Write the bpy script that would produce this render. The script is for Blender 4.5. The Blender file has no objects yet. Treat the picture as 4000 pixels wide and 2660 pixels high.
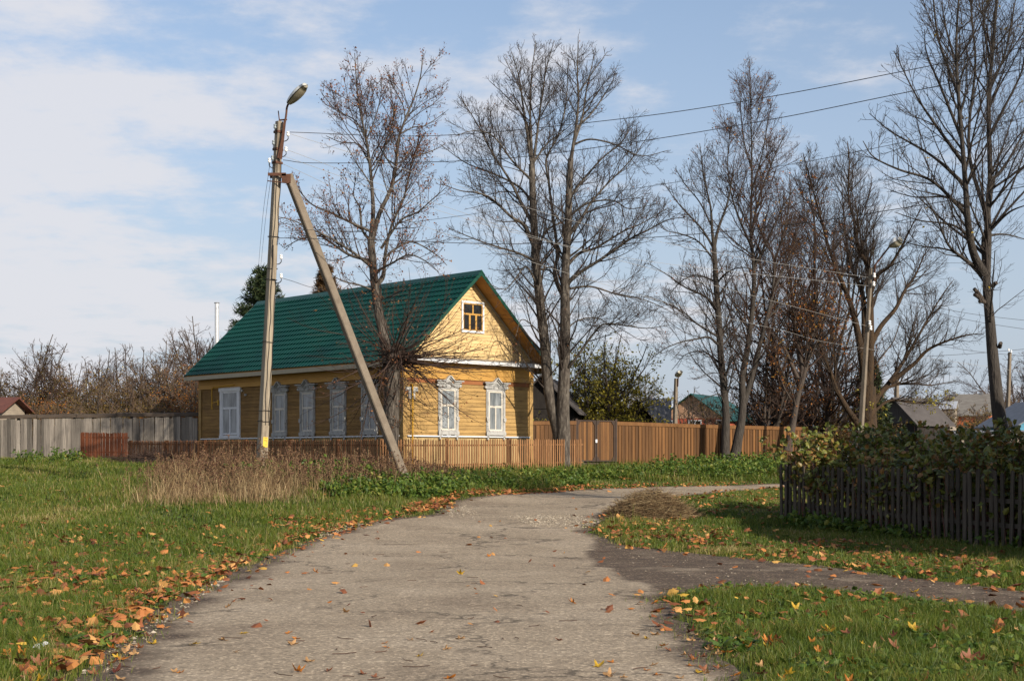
import bpy, math, random
import numpy as np
from mathutils import Vector, Matrix
from mathutils.geometry import delaunay_2d_cdt

random.seed(7)
rng = np.random.default_rng(11)
R = math.radians
sc = bpy.context.scene
COL = sc.collection

# ------------------------------------------------------------------ camera, sky, sun
F, HX, HY, EYE = 5556.0, 2000.0, 1785.0, 1.6
cam = bpy.data.cameras.new('camera'); cam.lens = 50.0; cam.sensor_width = 36.0
cam.shift_y = (HY-1330.0)/4000.0; cam.clip_end = 6000; cam.clip_start = 0.1
camo = bpy.data.objects.new('camera', cam); COL.objects.link(camo)
camo.location = (0, 0, EYE); camo.rotation_euler = (R(90), 0, 0); sc.camera = camo

SUN_EL = R(26)
SUN_AZ = Vector((0.685, -0.729)).normalized()          # horizontal direction towards the sun
sv = Vector((SUN_AZ.x*math.cos(SUN_EL), SUN_AZ.y*math.cos(SUN_EL), math.sin(SUN_EL)))
sun = bpy.data.lights.new('sun', 'SUN'); sun.energy = 5.0; sun.angle = R(0.5); sun.color = (1.0, 0.91, 0.78)
suno = bpy.data.objects.new('sun', sun); COL.objects.link(suno)
suno.rotation_euler = sv.to_track_quat('Z', 'Y').to_euler(); suno.location = (40, -50, 60)

world = bpy.data.worlds.new('World'); sc.world = world; world.use_nodes = True
def build_world():
    nt = world.node_tree; N = nt.nodes; L = nt.links; N.clear()
    out = N.new('ShaderNodeOutputWorld'); bg = N.new('ShaderNodeBackground'); bg.inputs[1].default_value = 0.12
    sky = N.new('ShaderNodeTexSky'); sky.sky_type = 'NISHITA'; sky.sun_disc = False
    sky.sun_elevation = SUN_EL; sky.sun_rotation = math.atan2(SUN_AZ.x, SUN_AZ.y)
    sky.air_density = 1.0; sky.dust_density = 1.2; sky.ozone_density = 2.0
    tc = N.new('ShaderNodeTexCoord'); sep = N.new('ShaderNodeSeparateXYZ'); L.new(tc.outputs['Generated'], sep.inputs[0])
    def m(op, a, b=None, c=None):
        n = N.new('ShaderNodeMath'); n.operation = op
        for i, v in enumerate((a, b, c)):
            if v is None: continue
            if isinstance(v, (int, float)): n.inputs[i].default_value = v
            else: L.new(v, n.inputs[i])
        return n.outputs[0]
    zc = m('ADD', m('MAXIMUM', sep.outputs[2], 0.0), 0.12)
    px = m('DIVIDE', sep.outputs[0], zc); py = m('DIVIDE', sep.outputs[1], zc)
    cmb = N.new('ShaderNodeCombineXYZ'); L.new(px, cmb.inputs[0]); L.new(py, cmb.inputs[1])
    def noise(scale, det, rough, off):
        mp = N.new('ShaderNodeMapping'); mp.inputs['Location'].default_value = off
        L.new(cmb.outputs[0], mp.inputs[0])
        n = N.new('ShaderNodeTexNoise'); n.inputs['Scale'].default_value = scale
        n.inputs['Detail'].default_value = det; n.inputs['Roughness'].default_value = rough
        L.new(mp.outputs[0], n.inputs[0]); return n.outputs[0]
    n1 = noise(0.9, 8, 0.6, (3.1, 0.4, 0)); n2 = noise(3.4, 8, 0.62, (1.3, 5.2, 0))
    base = m('ADD', m('MULTIPLY', n1, 0.60), m('MULTIPLY', n2, 0.50))
    # more cloud towards the left; thinned above the view to cut fill light
    left = m('MULTIPLY_ADD', m('MAXIMUM', m('MINIMUM', sep.outputs[0], 0.25), -0.35), -0.34, -0.012)
    high = m('MULTIPLY', m('MAXIMUM', m('SUBTRACT', sep.outputs[2], 0.30), 0.0), -0.7)
    d = m('ADD', m('ADD', base, left), high)
    mr = N.new('ShaderNodeMapRange'); mr.interpolation_type = 'SMOOTHSTEP'; L.new(d, mr.inputs[0])
    mr.inputs[1].default_value = 0.49; mr.inputs[2].default_value = 0.66
    cloud = m('MULTIPLY', mr.outputs[0], 0.85)
    hz = N.new('ShaderNodeMapRange'); L.new(sep.outputs[2], hz.inputs[0])
    hz.inputs[1].default_value = 0.0; hz.inputs[2].default_value = 0.37; hz.inputs[3].default_value = 0.92; hz.inputs[4].default_value = 0.14
    mixh = N.new('ShaderNodeMixRGB'); L.new(hz.outputs[0], mixh.inputs[0]); L.new(sky.outputs[0], mixh.inputs[1])
    mixh.inputs[2].default_value = (2.95, 3.3, 4.0, 1)
    mix = N.new('ShaderNodeMixRGB'); L.new(cloud, mix.inputs[0]); L.new(mixh.outputs[0], mix.inputs[1])
    mix.inputs[2].default_value = (4.75, 4.72, 4.95, 1)
    L.new(mix.outputs[0], bg.inputs[0]); L.new(bg.outputs[0], out.inputs[0])
build_world()
sc.view_settings.view_transform = 'Standard'; sc.view_settings.look = 'None'
sc.view_settings.exposure = 0.45; sc.view_settings.gamma = 1.0

# ------------------------------------------------------------------ helpers
def P(px, py, Y): return np.array(((px-HX)/F*Y, Y, EYE+(HY-py)/F*Y))
def pxz(py, Y): return EYE+(HY-py)/F*Y

def tag(o, label=None, cat=None, group=None, kind=None):
    if label: o['label'] = label
    if cat: o['category'] = cat
    if group: o['group'] = group
    if kind: o['kind'] = kind
    return o

def thing(name, loc, label, cat, group=None, rz=0.0):
    o = bpy.data.objects.new(name, None); COL.objects.link(o); o.empty_display_size = 0.2
    o.location = loc; o.rotation_euler = (0, 0, rz)
    return tag(o, label, cat, group)

def chain_loc(p):
    o = Vector((0, 0, 0))
    while p is not None: o = o+p.location; p = p.parent
    return o

class MB:
    """collects shapes; build() links them as one mesh object"""
    def __init__(s): s.v = []; s.f = []; s.t = []; s.n = 0; s.sm = []
    def add(s, v, f, tone=0.5, smooth=False):
        v = [tuple(map(float, p)) for p in v]
        s.v += v; s.f += [tuple(int(i)+s.n for i in q) for q in f]
        s.t += list(tone) if hasattr(tone, '__len__') else [tone]*len(v)
        s.sm += [smooth]*len(f); s.n += len(v)
    def box(s, x0, x1, y0, y1, z0, z1, tone=0.5):
        v = [(x, y, z) for z in (z0, z1) for y in (y0, y1) for x in (x0, x1)]
        s.add(v, [(0, 2, 3, 1), (4, 5, 7, 6), (0, 1, 5, 4), (2, 6, 7, 3), (0, 4, 6, 2), (1, 3, 7, 5)], tone)
    def hexa(s, bot, top, tone=0.5):
        n = len(bot)
        f = [tuple(range(n-1, -1, -1)), tuple(range(n, 2*n))]+[(i, (i+1) % n, n+(i+1) % n, n+i) for i in range(n)]
        s.add(list(bot)+list(top), f, tone)
    def prism(s, poly, fr, d0, d1, tone=0.5):
        """poly in (a,b); fr(a,b,d) -> point"""
        s.hexa([fr(a, b, d0) for a, b in poly], [fr(a, b, d1) for a, b in poly], tone)
    def tube(s, pts, rad, n=8, tone=0.5, cap=True, smooth=True):
        pts = np.asarray(pts, float); rad = np.broadcast_to(np.asarray(rad, float), (len(pts),))
        v, f = tubes_np(pts[None], rad[None], n)
        s.add(v.tolist(), f.tolist(), tone, smooth)
        if cap:
            k = len(pts)
            s.add(v[:n].tolist(), [tuple(range(n-1, -1, -1))], tone); s.add(v[(k-1)*n:].tolist(), [tuple(range(n))], tone)
    def build(s, name, mat, parent=None, org=None):
        if org is None: org = chain_loc(parent)
        me = bpy.data.meshes.new(name)
        ox, oy, oz = org
        me.from_pydata([(a-ox, b-oy, c-oz) for a, b, c in s.v], [], s.f)
        at = me.attributes.new('tone', 'FLOAT', 'POINT'); at.data.foreach_set('value', np.array(s.t, np.float32))
        me.polygons.foreach_set('use_smooth', np.array(s.sm, bool))
        me.materials.append(mat); me.update()
        o = bpy.data.objects.new(name, me); COL.objects.link(o)
        if parent is not None: o.parent = parent
        else: o.location = org
        return o

def np_mesh(name, v, faces, mat, parent=None, org=None, tone=None, smooth=False):
    """faces: list of int arrays (n,k)"""
    if org is None: org = chain_loc(parent)
    v = np.asarray(v, np.float32)-np.array(org, np.float32)
    me = bpy.data.meshes.new(name); me.vertices.add(len(v)); me.vertices.foreach_set('co', v.ravel())
    fl = [f for f in faces if len(f)]
    loops = np.concatenate([f.ravel() for f in fl]).astype(np.int32)
    tot = np.concatenate([np.full(len(f), f.shape[1], np.int32) for f in fl])
    st = np.concatenate([[0], np.cumsum(tot)[:-1]]).astype(np.int32)
    me.loops.add(len(loops)); me.loops.foreach_set('vertex_index', loops)
    me.polygons.add(len(tot)); me.polygons.foreach_set('loop_start', st); me.polygons.foreach_set('loop_total', tot)
    me.polygons.foreach_set('use_smooth', np.full(len(tot), smooth, bool))
    if tone is not None:
        at = me.attributes.new('tone', 'FLOAT', 'POINT'); at.data.foreach_set('value', np.asarray(tone, np.float32))
    me.materials.append(mat); me.update(calc_edges=True)
    o = bpy.data.objects.new(name, me); COL.objects.link(o)
    if parent is not None: o.parent = parent
    else: o.location = org
    return o

def nrm(a): return a/np.maximum(np.linalg.norm(a, axis=-1, keepdims=True), 1e-9)

def tubes_np(Pn, Rn, k):
    """Pn (B,n,3) Rn (B,n) -> verts, quads"""
    B, n, _ = Pn.shape
    T = np.empty_like(Pn); T[:, 1:-1] = Pn[:, 2:]-Pn[:, :-2]; T[:, 0] = Pn[:, 1]-Pn[:, 0]; T[:, -1] = Pn[:, -1]-Pn[:, -2]
    T = nrm(T)
    ax = nrm(Pn[:, -1]-Pn[:, 0])
    ref = np.where(np.abs(ax[:, 2:3]) > 0.8, np.array([[1., 0.1, 0]]), np.array([[0, 0.1, 1.]]))
    U = nrm(np.cross(T, ref[:, None, :])); W = np.cross(T, U)
    a = np.arange(k)*2*math.pi/k
    V = Pn[:, :, None, :]+Rn[:, :, None, None]*(np.cos(a)[None, None, :, None]*U[:, :, None, :]+np.sin(a)[None, None, :, None]*W[:, :, None, :])
    V = V.reshape(-1, 3)
    b = (np.arange(B)*n*k)[:, None, None]; i = (np.arange(n-1)*k)[None, :, None]; j = np.arange(k)[None, None, :]; j2 = (j+1) % k
    q = np.stack([b+i+j, b+i+j2, b+i+k+j2, b+i+k+j], -1).reshape(-1, 4)
    return V, q

class TubeSet:
    def __init__(s): s.v = []; s.f = []; s.n = 0; s.t = []
    def add(s, Pn, Rn, k, tone=None):
        if len(Pn) == 0: return
        v, f = tubes_np(Pn, Rn, k); s.v.append(v); s.f.append(f+s.n); s.n += len(v)
        s.t.append(np.full(len(v), 0.5) if tone is None else np.repeat(tone, Pn.shape[1]*k))
    def build(s, name, mat, parent=None, smooth=True):
        return np_mesh(name, np.concatenate(s.v), [np.concatenate(s.f)], mat, parent, tone=np.concatenate(s.t), smooth=smooth)

def spline(pts, sub=4):
    """Catmull-Rom through pts (n,d)"""
    p = np.asarray(pts, float)
    if len(p) < 3:
        return np.array([p[0]+(p[-1]-p[0])*t for t in np.linspace(0, 1, sub*2+1)])
    q = np.vstack([2*p[0]-p[1], p, 2*p[-1]-p[-2]]); out = []
    for i in range(1, len(q)-2):
        for t in np.arange(sub)/sub:
            out.append(0.5*((2*q[i])+(-q[i-1]+q[i+1])*t+(2*q[i-1]-5*q[i]+4*q[i+1]-q[i+2])*t*t+(-q[i-1]+3*q[i]-3*q[i+1]+q[i+2])*t**3))
    out.append(p[-1]); return np.array(out)

# ------------------------------------------------------------------ materials
MATS = {}
def mat(name, c1, c2=None, scale=6.0, stretch=(1, 1, 1), rough=0.85, bump=0.0, bscale=None, tone=0.0, spec=0.25, metal=0.0, detail=5, trans=0.0, c3=None, bstr=None):
    m = bpy.data.materials.new(name); m.use_nodes = True; nt = m.node_tree; N = nt.nodes; L = nt.links
    b = N['Principled BSDF']; b.inputs['Roughness'].default_value = rough; b.inputs['Metallic'].default_value = metal
    b.inputs['Specular IOR Level'].default_value = spec
    col = None
    tc = N.new('ShaderNodeTexCoord'); mp = N.new('ShaderNodeMapping'); mp.inputs['Scale'].default_value = stretch
    L.new(tc.outputs['Object'], mp.inputs[0])
    if c2 is not None:
        n = N.new('ShaderNodeTexNoise'); n.inputs['Scale'].default_value = scale; n.inputs['Detail'].default_value = detail; n.inputs['Roughness'].default_value = 0.62
        L.new(mp.outputs[0], n.inputs[0])
        r = N.new('ShaderNodeValToRGB'); r.color_ramp.elements[0].position = 0.32; r.color_ramp.elements[1].position = 0.68
        r.color_ramp.elements[0].color = (*c1, 1); r.color_ramp.elements[1].color = (*c2, 1)
        if c3 is not None:
            e = r.color_ramp.elements.new(0.5); e.color = (*c3, 1)
        L.new(n.outputs[0], r.inputs[0]); col = r.outputs[0]
    else:
        rg = N.new('ShaderNodeRGB'); rg.outputs[0].default_value = (*c1, 1); col = rg.outputs[0]
    if tone:
        at = N.new('ShaderNodeAttribute'); at.attribute_name = 'tone'
        mr = N.new('ShaderNodeMapRange'); L.new(at.outputs['Fac'], mr.inputs[0]); mr.inputs[3].default_value = 1-tone; mr.inputs[4].default_value = 1+tone
        mx = N.new('ShaderNodeVectorMath'); mx.operation = 'SCALE'; L.new(col, mx.inputs[0]); L.new(mr.outputs[0], mx.inputs['Scale']); col = mx.outputs[0]
    L.new(col, b.inputs['Base Color'])
    if bump:
        n2 = N.new('ShaderNodeTexNoise'); n2.inputs['Scale'].default_value = bscale or scale*3; n2.inputs['Detail'].default_value = 4
        mp2 = N.new('ShaderNodeMapping'); mp2.inputs['Scale'].default_value = bstr or stretch; L.new(tc.outputs['Object'], mp2.inputs[0]); L.new(mp2.outputs[0], n2.inputs[0])
        bp = N.new('ShaderNodeBump'); bp.inputs['Strength'].default_value = min(1, bump); bp.inputs['Distance'].default_value = 0.05
        L.new(n2.outputs[0], bp.inputs['Height']); L.new(bp.outputs[0], b.inputs['Normal'])
    if trans: translucent(m, col, trans)
    return m

def translucent(m, col, f):
    nt = m.node_tree; N = nt.nodes; L = nt.links; b = N['Principled BSDF']; out = N['Material Output']
    t = N.new('ShaderNodeBsdfTranslucent'); L.new(col, t.inputs[0])
    mx = N.new('ShaderNodeMixShader'); mx.inputs[0].default_value = f
    L.new(b.outputs[0], mx.inputs[1]); L.new(t.outputs[0], mx.inputs[2]); L.new(mx.outputs[0], out.inputs[0])

def ramp_mat(name, stops, rough=0.6, spec=0.3, trans=0.25, patch=None):
    """colour from the per-piece 'tone' attribute"""
    m = bpy.data.materials.new(name); m.use_nodes = True; nt = m.node_tree; N = nt.nodes; L = nt.links
    b = N['Principled BSDF']; b.inputs['Roughness'].default_value = rough; b.inputs['Specular IOR Level'].default_value = spec
    at = N.new('ShaderNodeAttribute'); at.attribute_name = 'tone'
    r = N.new('ShaderNodeValToRGB'); cr = r.color_ramp
    cr.elements[0].position = stops[0][0]; cr.elements[0].color = (*stops[0][1], 1)
    cr.elements[1].position = stops[-1][0]; cr.elements[1].color = (*stops[-1][1], 1)
    for p, c in stops[1:-1]:
        e = cr.elements.new(p); e.color = (*c, 1)
    L.new(at.outputs['Fac'], r.inputs[0]); col = r.outputs[0]
    L.new(col, b.inputs['Base Color'])
    if trans: translucent(m, col, trans)
    return m

# ------------------------------------------------------------------ terrain
_cp = []
for x in (-12, -6, 0, 6, 12):
    for y in (3, 10, 17): _cp.append((x, y, 0.0))
for px, py, Y in [(0, 2200, 21.5), (0, 2000, 32), (0, 1900, 44), (0, 1795, 57), (400, 1795, 56), (500, 2000, 30), (1015, 1845, 38), (800, 1965, 32), (1000, 1990, 31),
                  (1230, 2090, 27), (700, 2320, 16.6), (1570, 1858, 38.5), (1640, 2010, 31.5), (1700, 1965, 36), (2000, 1930, 40), (2300, 1910, 43), (2700, 1897, 46), (3040, 1890, 47.5),
                  (1580, 1850, 46), (2280, 1838, 50), (2420, 1828, 54), (2820, 1805, 57), (3000, 1797, 58.5), (3060, 2040, 31), (4000, 2150, 24.4), (2330, 2055, 29), (2500, 1960, 36), (2800, 1925, 41), (3400, 2090, 28)]:
    _cp.append(tuple(P(px, py, Y)))
_cp += [(-3.7, 48.5, 1.12), (-12.4, 57.4, 1.55), (0.7, 52.2, 1.18), (9, 34, .35), (11, 31, .3), (14, 40, .6), (13, 50, .85), (-20, 70, 1.6), (-8, 72, 1.6), (0, 72, 1.5), (8, 72, 1.55), (16, 72, 1.4), (16, 24, 0.1), (-16, 24, .3), (-20, 45, 1.0)]
_cp = np.array(_cp)
def _tps():
    A = _cp[:, :2]; n = len(A); d = np.linalg.norm(A[:, None]-A[None], axis=-1)
    K = np.where(d > 0, d*d*np.log(np.maximum(d, 1e-9)), 0)+np.eye(n)*6.0
    Q = np.hstack([np.ones((n, 1)), A]); M = np.zeros((n+3, n+3)); M[:n, :n] = K; M[:n, n:] = Q; M[n:, :n] = Q.T
    return np.linalg.solve(M, np.concatenate([_cp[:, 2], np.zeros(3)]))
_W = _tps()
def ground(x, y):
    x = np.clip(np.asarray(x, float), -22, 18); y = np.clip(np.asarray(y, float), 3, 74)
    sh = np.broadcast(x, y).shape; x = np.broadcast_to(x, sh).ravel(); y = np.broadcast_to(y, sh).ravel()
    out = np.empty(len(x))
    for i in range(0, len(x), 20000):
        X = np.stack([x[i:i+20000], y[i:i+20000]], 1)
        d2 = ((X[:, None]-_cp[None, :, :2])**2).sum(-1)
        out[i:i+20000] = (0.5*d2*np.log(np.maximum(d2, 1e-12)))@_W[:-3]+_W[-3]+X@_W[-2:]
    return np.maximum(out.reshape(sh), -0.05)
def G(x, y): return float(ground(x, y))
_YS = np.concatenate([np.arange(6, 40, 0.1), np.arange(40, 75, 0.2)])
def hit(px, py):
    """ground point seen at a photo pixel"""
    X = (px-HX)/F*_YS; z = ground(X, _YS); ray = EYE+(HY-py)/F*_YS
    k = np.nonzero(z >= ray)[0]; k = k[0] if len(k) else len(_YS)-1
    Y = _YS[k]; return np.array((X[k], Y, z[k]))

def inside(poly, x, y):
    poly = np.asarray(poly); c = np.zeros(len(x), bool); j = len(poly)-1
    for i in range(len(poly)):
        xi, yi = poly[i]; xj, yj = poly[j]
        m = ((yi > y) != (yj > y)) & (x < (xj-xi)*(y-yi)/((yj-yi) or 1e-9)+xi)
        c ^= m; j = i
    return c

def wob(poly, step, amp, seed):
    """resample a polygon and roughen its edge"""
    r = np.random.default_rng(seed); out = []
    n = len(poly)
    for i in range(n):
        a = np.array(poly[i]); b = np.array(poly[(i+1) % n]); k = max(1, int(np.linalg.norm(b-a)/step))
        nn = nrm(np.array([(b-a)[1], -(b-a)[0]]))
        for t in np.arange(k)/k: out.append(a+(b-a)*t+nn*r.normal(0, amp))
    return np.array(out)

# road outlines, from ground points
left_edge = [(150, 2750), (330, 2640), (520, 2470), (700, 2330), (960, 2215), (1240, 2100), (1480, 2035), (1700, 2012), (1735, 1985), (1760, 1962), (1850, 1945), (2050, 1927), (2300, 1911), (2600, 1901), (3040, 1890), (3300, 1886)]
right_edge = [(3400, 1912), (3040, 1907), (2800, 1926), (2600, 1945), (2480, 1965), (2390, 2010), (2330, 2052), (2300, 2085), (2420, 2130), (2750, 2170), (3200, 2212), (3600, 2268), (4000, 2312), (4300, 2350),
              (4300, 2425), (4000, 2395), (3600, 2350), (3200, 2305), (2900, 2300), (2640, 2318), (2600, 2345), (2680, 2440), (2800, 2560), (2900, 2665), (2960, 2760)]
road_poly = [tuple(hit(a, b)[:2]) for a, b in left_edge+right_edge]
road_poly += [(1.6, 5.5), (1.6, -6.0), (-2.9, -6.0), (-2.9, 5.5)]
road_poly = wob(road_poly, 0.35, 0.05, 3)

def sheet_from_poly(name, poly, step, dz, m):
    x0, y0 = poly.min(0); x1, y1 = poly.max(0)
    gx, gy = np.meshgrid(np.arange(x0, x1, step), np.arange(y0, y1, step))
    gx = gx.ravel()+rng.uniform(-.1, .1, gx.size)*step; gy = gy.ravel()+rng.uniform(-.1, .1, gy.size)*step
    k = inside(poly, gx, gy); pts = [Vector(p) for p in poly]+[Vector((a, b)) for a, b in zip(gx[k], gy[k])]
    n = len(poly)
    v, e, f, *_ = delaunay_2d_cdt(pts, [], [list(range(n))], 1, 1e-5)
    v = np.array([tuple(p) for p in v]); z = ground(v[:, 0], v[:, 1])+dz
    return np_mesh(name, np.column_stack([v, z]), [np.array(f)], m, smooth=True)

# ground material: soil and thin turf under the blades
def ground_mat():
    m = mat('soil_and_turf', (0.045, 0.035, 0.018), (0.055, 0.075, 0.02), scale=1.3, rough=0.95, bump=0.6, bscale=14, detail=8, c3=(0.065, 0.06, 0.025), spec=0.1)
    return m
def road_mat():
    m = bpy.data.materials.new('old_asphalt'); m.use_nodes = True; nt = m.node_tree; N = nt.nodes; L = nt.links; b = N['Principled BSDF']
    b.inputs['Roughness'].default_value = 0.9; b.inputs['Specular IOR Level'].default_value = 0.2
    tc = N.new('ShaderNodeTexCoord')
    def noise(s, d=5, r=0.6, sc3=(1, 1, 1), off=(0, 0, 0)):
        mp = N.new('ShaderNodeMapping'); mp.inputs['Scale'].default_value = sc3; mp.inputs['Location'].default_value = off; L.new(tc.outputs['Object'], mp.inputs[0])
        n = N.new('ShaderNodeTexNoise'); n.inputs['Scale'].default_value = s; n.inputs['Detail'].default_value = d; n.inputs['Roughness'].default_value = r; L.new(mp.outputs[0], n.inputs[0]); return n
    def ramp(src, stops):
        r = N.new('ShaderNodeValToRGB'); cr = r.color_ramp
        cr.elements[0].position, cr.elements[0].color = stops[0][0], (*stops[0][1], 1)
        cr.elements[1].position, cr.elements[1].color = stops[-1][0], (*stops[-1][1], 1)
        for p, c in stops[1:-1]: e = cr.elements.new(p); e.color = (*c, 1)
        L.new(src, r.inputs[0]); return r.outputs[0]
    def mixc(f, a, bb, mode='MIX'):
        x = N.new('ShaderNodeMixRGB'); x.blend_type = mode
        for i, v in enumerate((f, a, bb)):
            if isinstance(v, (int, float)): x.inputs[i].default_value = v
            elif isinstance(v, tuple): x.inputs[i].default_value = (*v, 1)
            else: L.new(v, x.inputs[i])
        return x.outputs[0]
    g = lambda v: (v, v, v)
    base = ramp(noise(0.55, 6).outputs[0], [(0.3, (0.225, 0.172, 0.118)), (0.5, (0.30, 0.236, 0.163)), (0.7, (0.345, 0.275, 0.195))])
    # aggregate: fine light and dark stones
    vo = N.new('ShaderNodeTexVoronoi'); vo.inputs['Scale'].default_value = 46; L.new(tc.outputs['Object'], vo.inputs['Vector'])
    sep = N.new('ShaderNodeSeparateColor'); L.new(vo.outputs['Color'], sep.inputs[0])
    base = mixc(1.0, base, ramp(sep.outputs[0], [(0.0, g(0.62)), (0.3, g(0.92)), (0.85, g(1.0)), (0.94, g(1.55)), (1.0, g(1.7))]), 'MULTIPLY')
    base = mixc(1.0, base, ramp(noise(9, 6, 0.7).outputs[0], [(0.28, g(0.66)), (0.5, g(1.0)), (0.7, g(1.16))]), 'MULTIPLY')
    # cracks
    vc = N.new('ShaderNodeTexVoronoi'); vc.feature = 'DISTANCE_TO_EDGE'; vc.inputs['Scale'].default_value = 0.45
    nw = noise(1.6, 6); vm = N.new('ShaderNodeVectorMath'); vm.operation = 'MULTIPLY_ADD'; L.new(nw.outputs['Color'], vm.inputs[0]); vm.inputs[1].default_value = (1.6, 1.6, 0); L.new(tc.outputs['Object'], vm.inputs[2])
    L.new(vm.outputs[0], vc.inputs['Vector'])
    crack = ramp(vc.outputs['Distance'], [(0.0, g(1)), (0.009, g(0.8)), (0.02, g(0))])
    gate = ramp(noise(0.5, 2, 0.5, off=(5, 2, 0)).outputs[0], [(0.42, g(0)), (0.55, g(1))])
    base = mixc(mixc(1.0, crack, gate, 'MULTIPLY'), base, (0.10, 0.078, 0.055))
    # darker fresher asphalt: branch track on the right, and margins given by the vertex attribute
    at = N.new('ShaderNodeAttribute'); at.attribute_name = 'tone'
    brk = N.new('ShaderNodeMath'); brk.operation = 'MULTIPLY_ADD'; L.new(noise(1.1, 6, 0.65, off=(9, 1, 0)).outputs[0], brk.inputs[0]); brk.inputs[1].default_value = 1.0; brk.inputs[2].default_value = -0.5
    ad = N.new('ShaderNodeMath'); ad.operation = 'ADD'; L.new(at.outputs['Fac'], ad.inputs[0]); L.new(brk.outputs[0], ad.inputs[1])
    dk = ramp(ad.outputs[0], [(0.35, g(0)), (0.65, g(1))])
    dirt = ramp(noise(2.5, 6).outputs[0], [(0.3, (0.07, 0.049, 0.033)), (0.7, (0.135, 0.097, 0.066))])
    dirt = mixc(1.0, dirt, ramp(sep.outputs[1], [(0.0, g(0.7)), (0.9, g(1.0)), (0.95, g(2.6)), (1.0, g(3.0))]), 'MULTIPLY')
    base = mixc(dk, base, dirt)
    L.new(base, b.inputs['Base Color'])
    bp = N.new('ShaderNodeBump'); bp.inputs['Strength'].default_value = 0.7; bp.inputs['Distance'].default_value = 0.012
    hs = N.new('ShaderNodeMath'); hs.operation = 'ADD'; L.new(sep.outputs[0], hs.inputs[0]); L.new(noise(30, 4).outputs[0], hs.inputs[1]); L.new(hs.outputs[0], bp.inputs['Height'])
    L.new(bp.outputs[0], b.inputs['Normal'])
    return m
M_GROUND = ground_mat(); M_ROAD = road_mat()

def build_ground():
    xs = np.concatenate([[-2500, -800, -300, -120, -60, -40], np.arange(-30, 24.1, 0.5), [30, 45, 80, 150, 400, 900, 2500]])
    ys = np.concatenate([[-800, -200, -60, -20, -8], np.arange(-4, 78, 0.5), [82, 90, 105, 130, 180, 300, 700, 1500, 3000]])
    X, Y = np.meshgrid(xs, ys); Z = ground(X, Y)
    near = (np.abs(X+2) < 28) & (Y < 78) & (Y > 0)
    Z = Z-0.012
    n, m = X.shape; i = np.arange(n-1)[:, None]*m+np.arange(m-1)[None]
    q = np.stack([i, i+1, i+m+1, i+m], -1).reshape(-1, 4)
    o = np_mesh('ground', np.column_stack([X.ravel(), Y.ravel(), Z.ravel()]), [q], M_GROUND, smooth=True)
    tag(o, kind='structure')
    road = sheet_from_poly('road', road_poly, 0.22, 0.012, M_ROAD)
    tag(road, kind='structure')
    me = road.data; co = np.empty(len(me.vertices)*3, np.float32); me.vertices.foreach_get('co', co); co = co.reshape(-1, 3)
    # wear attribute: distance to the edge, plus the branch track
    E = road_poly; A = E; B = np.roll(E, -1, 0); d = np.full(len(co), 9.0)
    for a, b in zip(A, B):
        ab = b-a; t = np.clip(((co[:, :2]-a)@ab)/(ab@ab+1e-9), 0, 1); d = np.minimum(d, np.linalg.norm(co[:, :2]-a-t[:, None]*ab, axis=1))
    tone = np.clip(0.80-d*np.where((co[:, 0] < 0) & (co[:, 1] < 22), .75, 1.3), 0, 0.8)
    track = [tuple(hit(a, b)[:2]) for a, b in [(2330, 2090), (2420, 2100), (4300, 2330), (4300, 2440), (3200, 2315), (2640, 2330), (2420, 2260), (2300, 2180)]]
    tr = inside(track, co[:, 0], co[:, 1])
    tone = np.maximum(tone, tr*0.68)
    seam = [tuple(hit(a, b)[:2]) for a, b in [(2140, 2090), (2180, 2250), (2230, 2450), (2330, 2660), (2880, 2660), (2560, 2330), (2330, 2100)]]
    tone = np.maximum(tone, inside(seam, co[:, 0], co[:, 1])*.24)
    hs = hit(1560, 2130); tone = np.maximum(tone, 0.62*np.exp(-((co[:, 0]-hs[0])/.9)**2-((co[:, 1]-hs[1])/.28)**2))
    at = me.attributes.new('tone', 'FLOAT', 'POINT'); at.data.foreach_set('value', tone.astype(np.float32))
build_ground()

# ------------------------------------------------------------------ the log house
M_OCHRESHADE = mat('shade_darkened_ochre_planks', (0.27, 0.155, 0.05), (0.17, 0.093, 0.032), scale=1.4, stretch=(1, 1, 4), rough=0.8, bump=0.35, bscale=9, tone=0.3, bstr=(1, 1, 10), detail=8)  # darker, browner copy of the ochre: the side wall's shade put into its colour
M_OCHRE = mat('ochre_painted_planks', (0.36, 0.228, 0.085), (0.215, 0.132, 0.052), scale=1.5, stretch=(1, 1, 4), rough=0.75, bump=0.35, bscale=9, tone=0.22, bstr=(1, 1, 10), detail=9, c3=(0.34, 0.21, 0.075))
M_PALE = mat('pale_gable_siding', (0.56, 0.40, 0.195), (0.48, 0.325, 0.14), scale=1.6, stretch=(1, 1, 4), rough=0.65, tone=0.14, bump=0.15, bscale=8, detail=8)
M_FRIEZE = mat('orange_frieze_planks', (0.4292, 0.2442, 0.0629), (0.37, 0.1924, 0.0444), scale=2.0, stretch=(1, 1, 5), rough=0.65, tone=0.12)
M_RED = mat('red_brown_stained_board', (0.208, 0.068, 0.024), (0.256, 0.104, 0.036), scale=3, rough=0.75)
M_SOFFIT = mat('varnished_soffit_boards', (0.39, 0.2025, 0.0525), (0.315, 0.15, 0.0375), scale=2.5, stretch=(1, 6, 1), rough=0.6, tone=0.15)
M_WHITE = mat('white_paint', (0.612, 0.612, 0.612), (0.5355, 0.5355, 0.5432), scale=5, rough=0.5)
M_OLDWHITE = mat('weathered_white_paint', (0.3777, 0.3712, 0.3516), (0.2344, 0.2214, 0.2019), scale=10, stretch=(1, 1, .4), rough=0.8, bump=0.4, detail=8, c3=(0.3582, 0.3516, 0.3321))
M_SASH = mat('cream_sash_paint', (0.5616, 0.5148, 0.4368), (0.4524, 0.4056, 0.3354), scale=8, rough=0.6)
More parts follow.
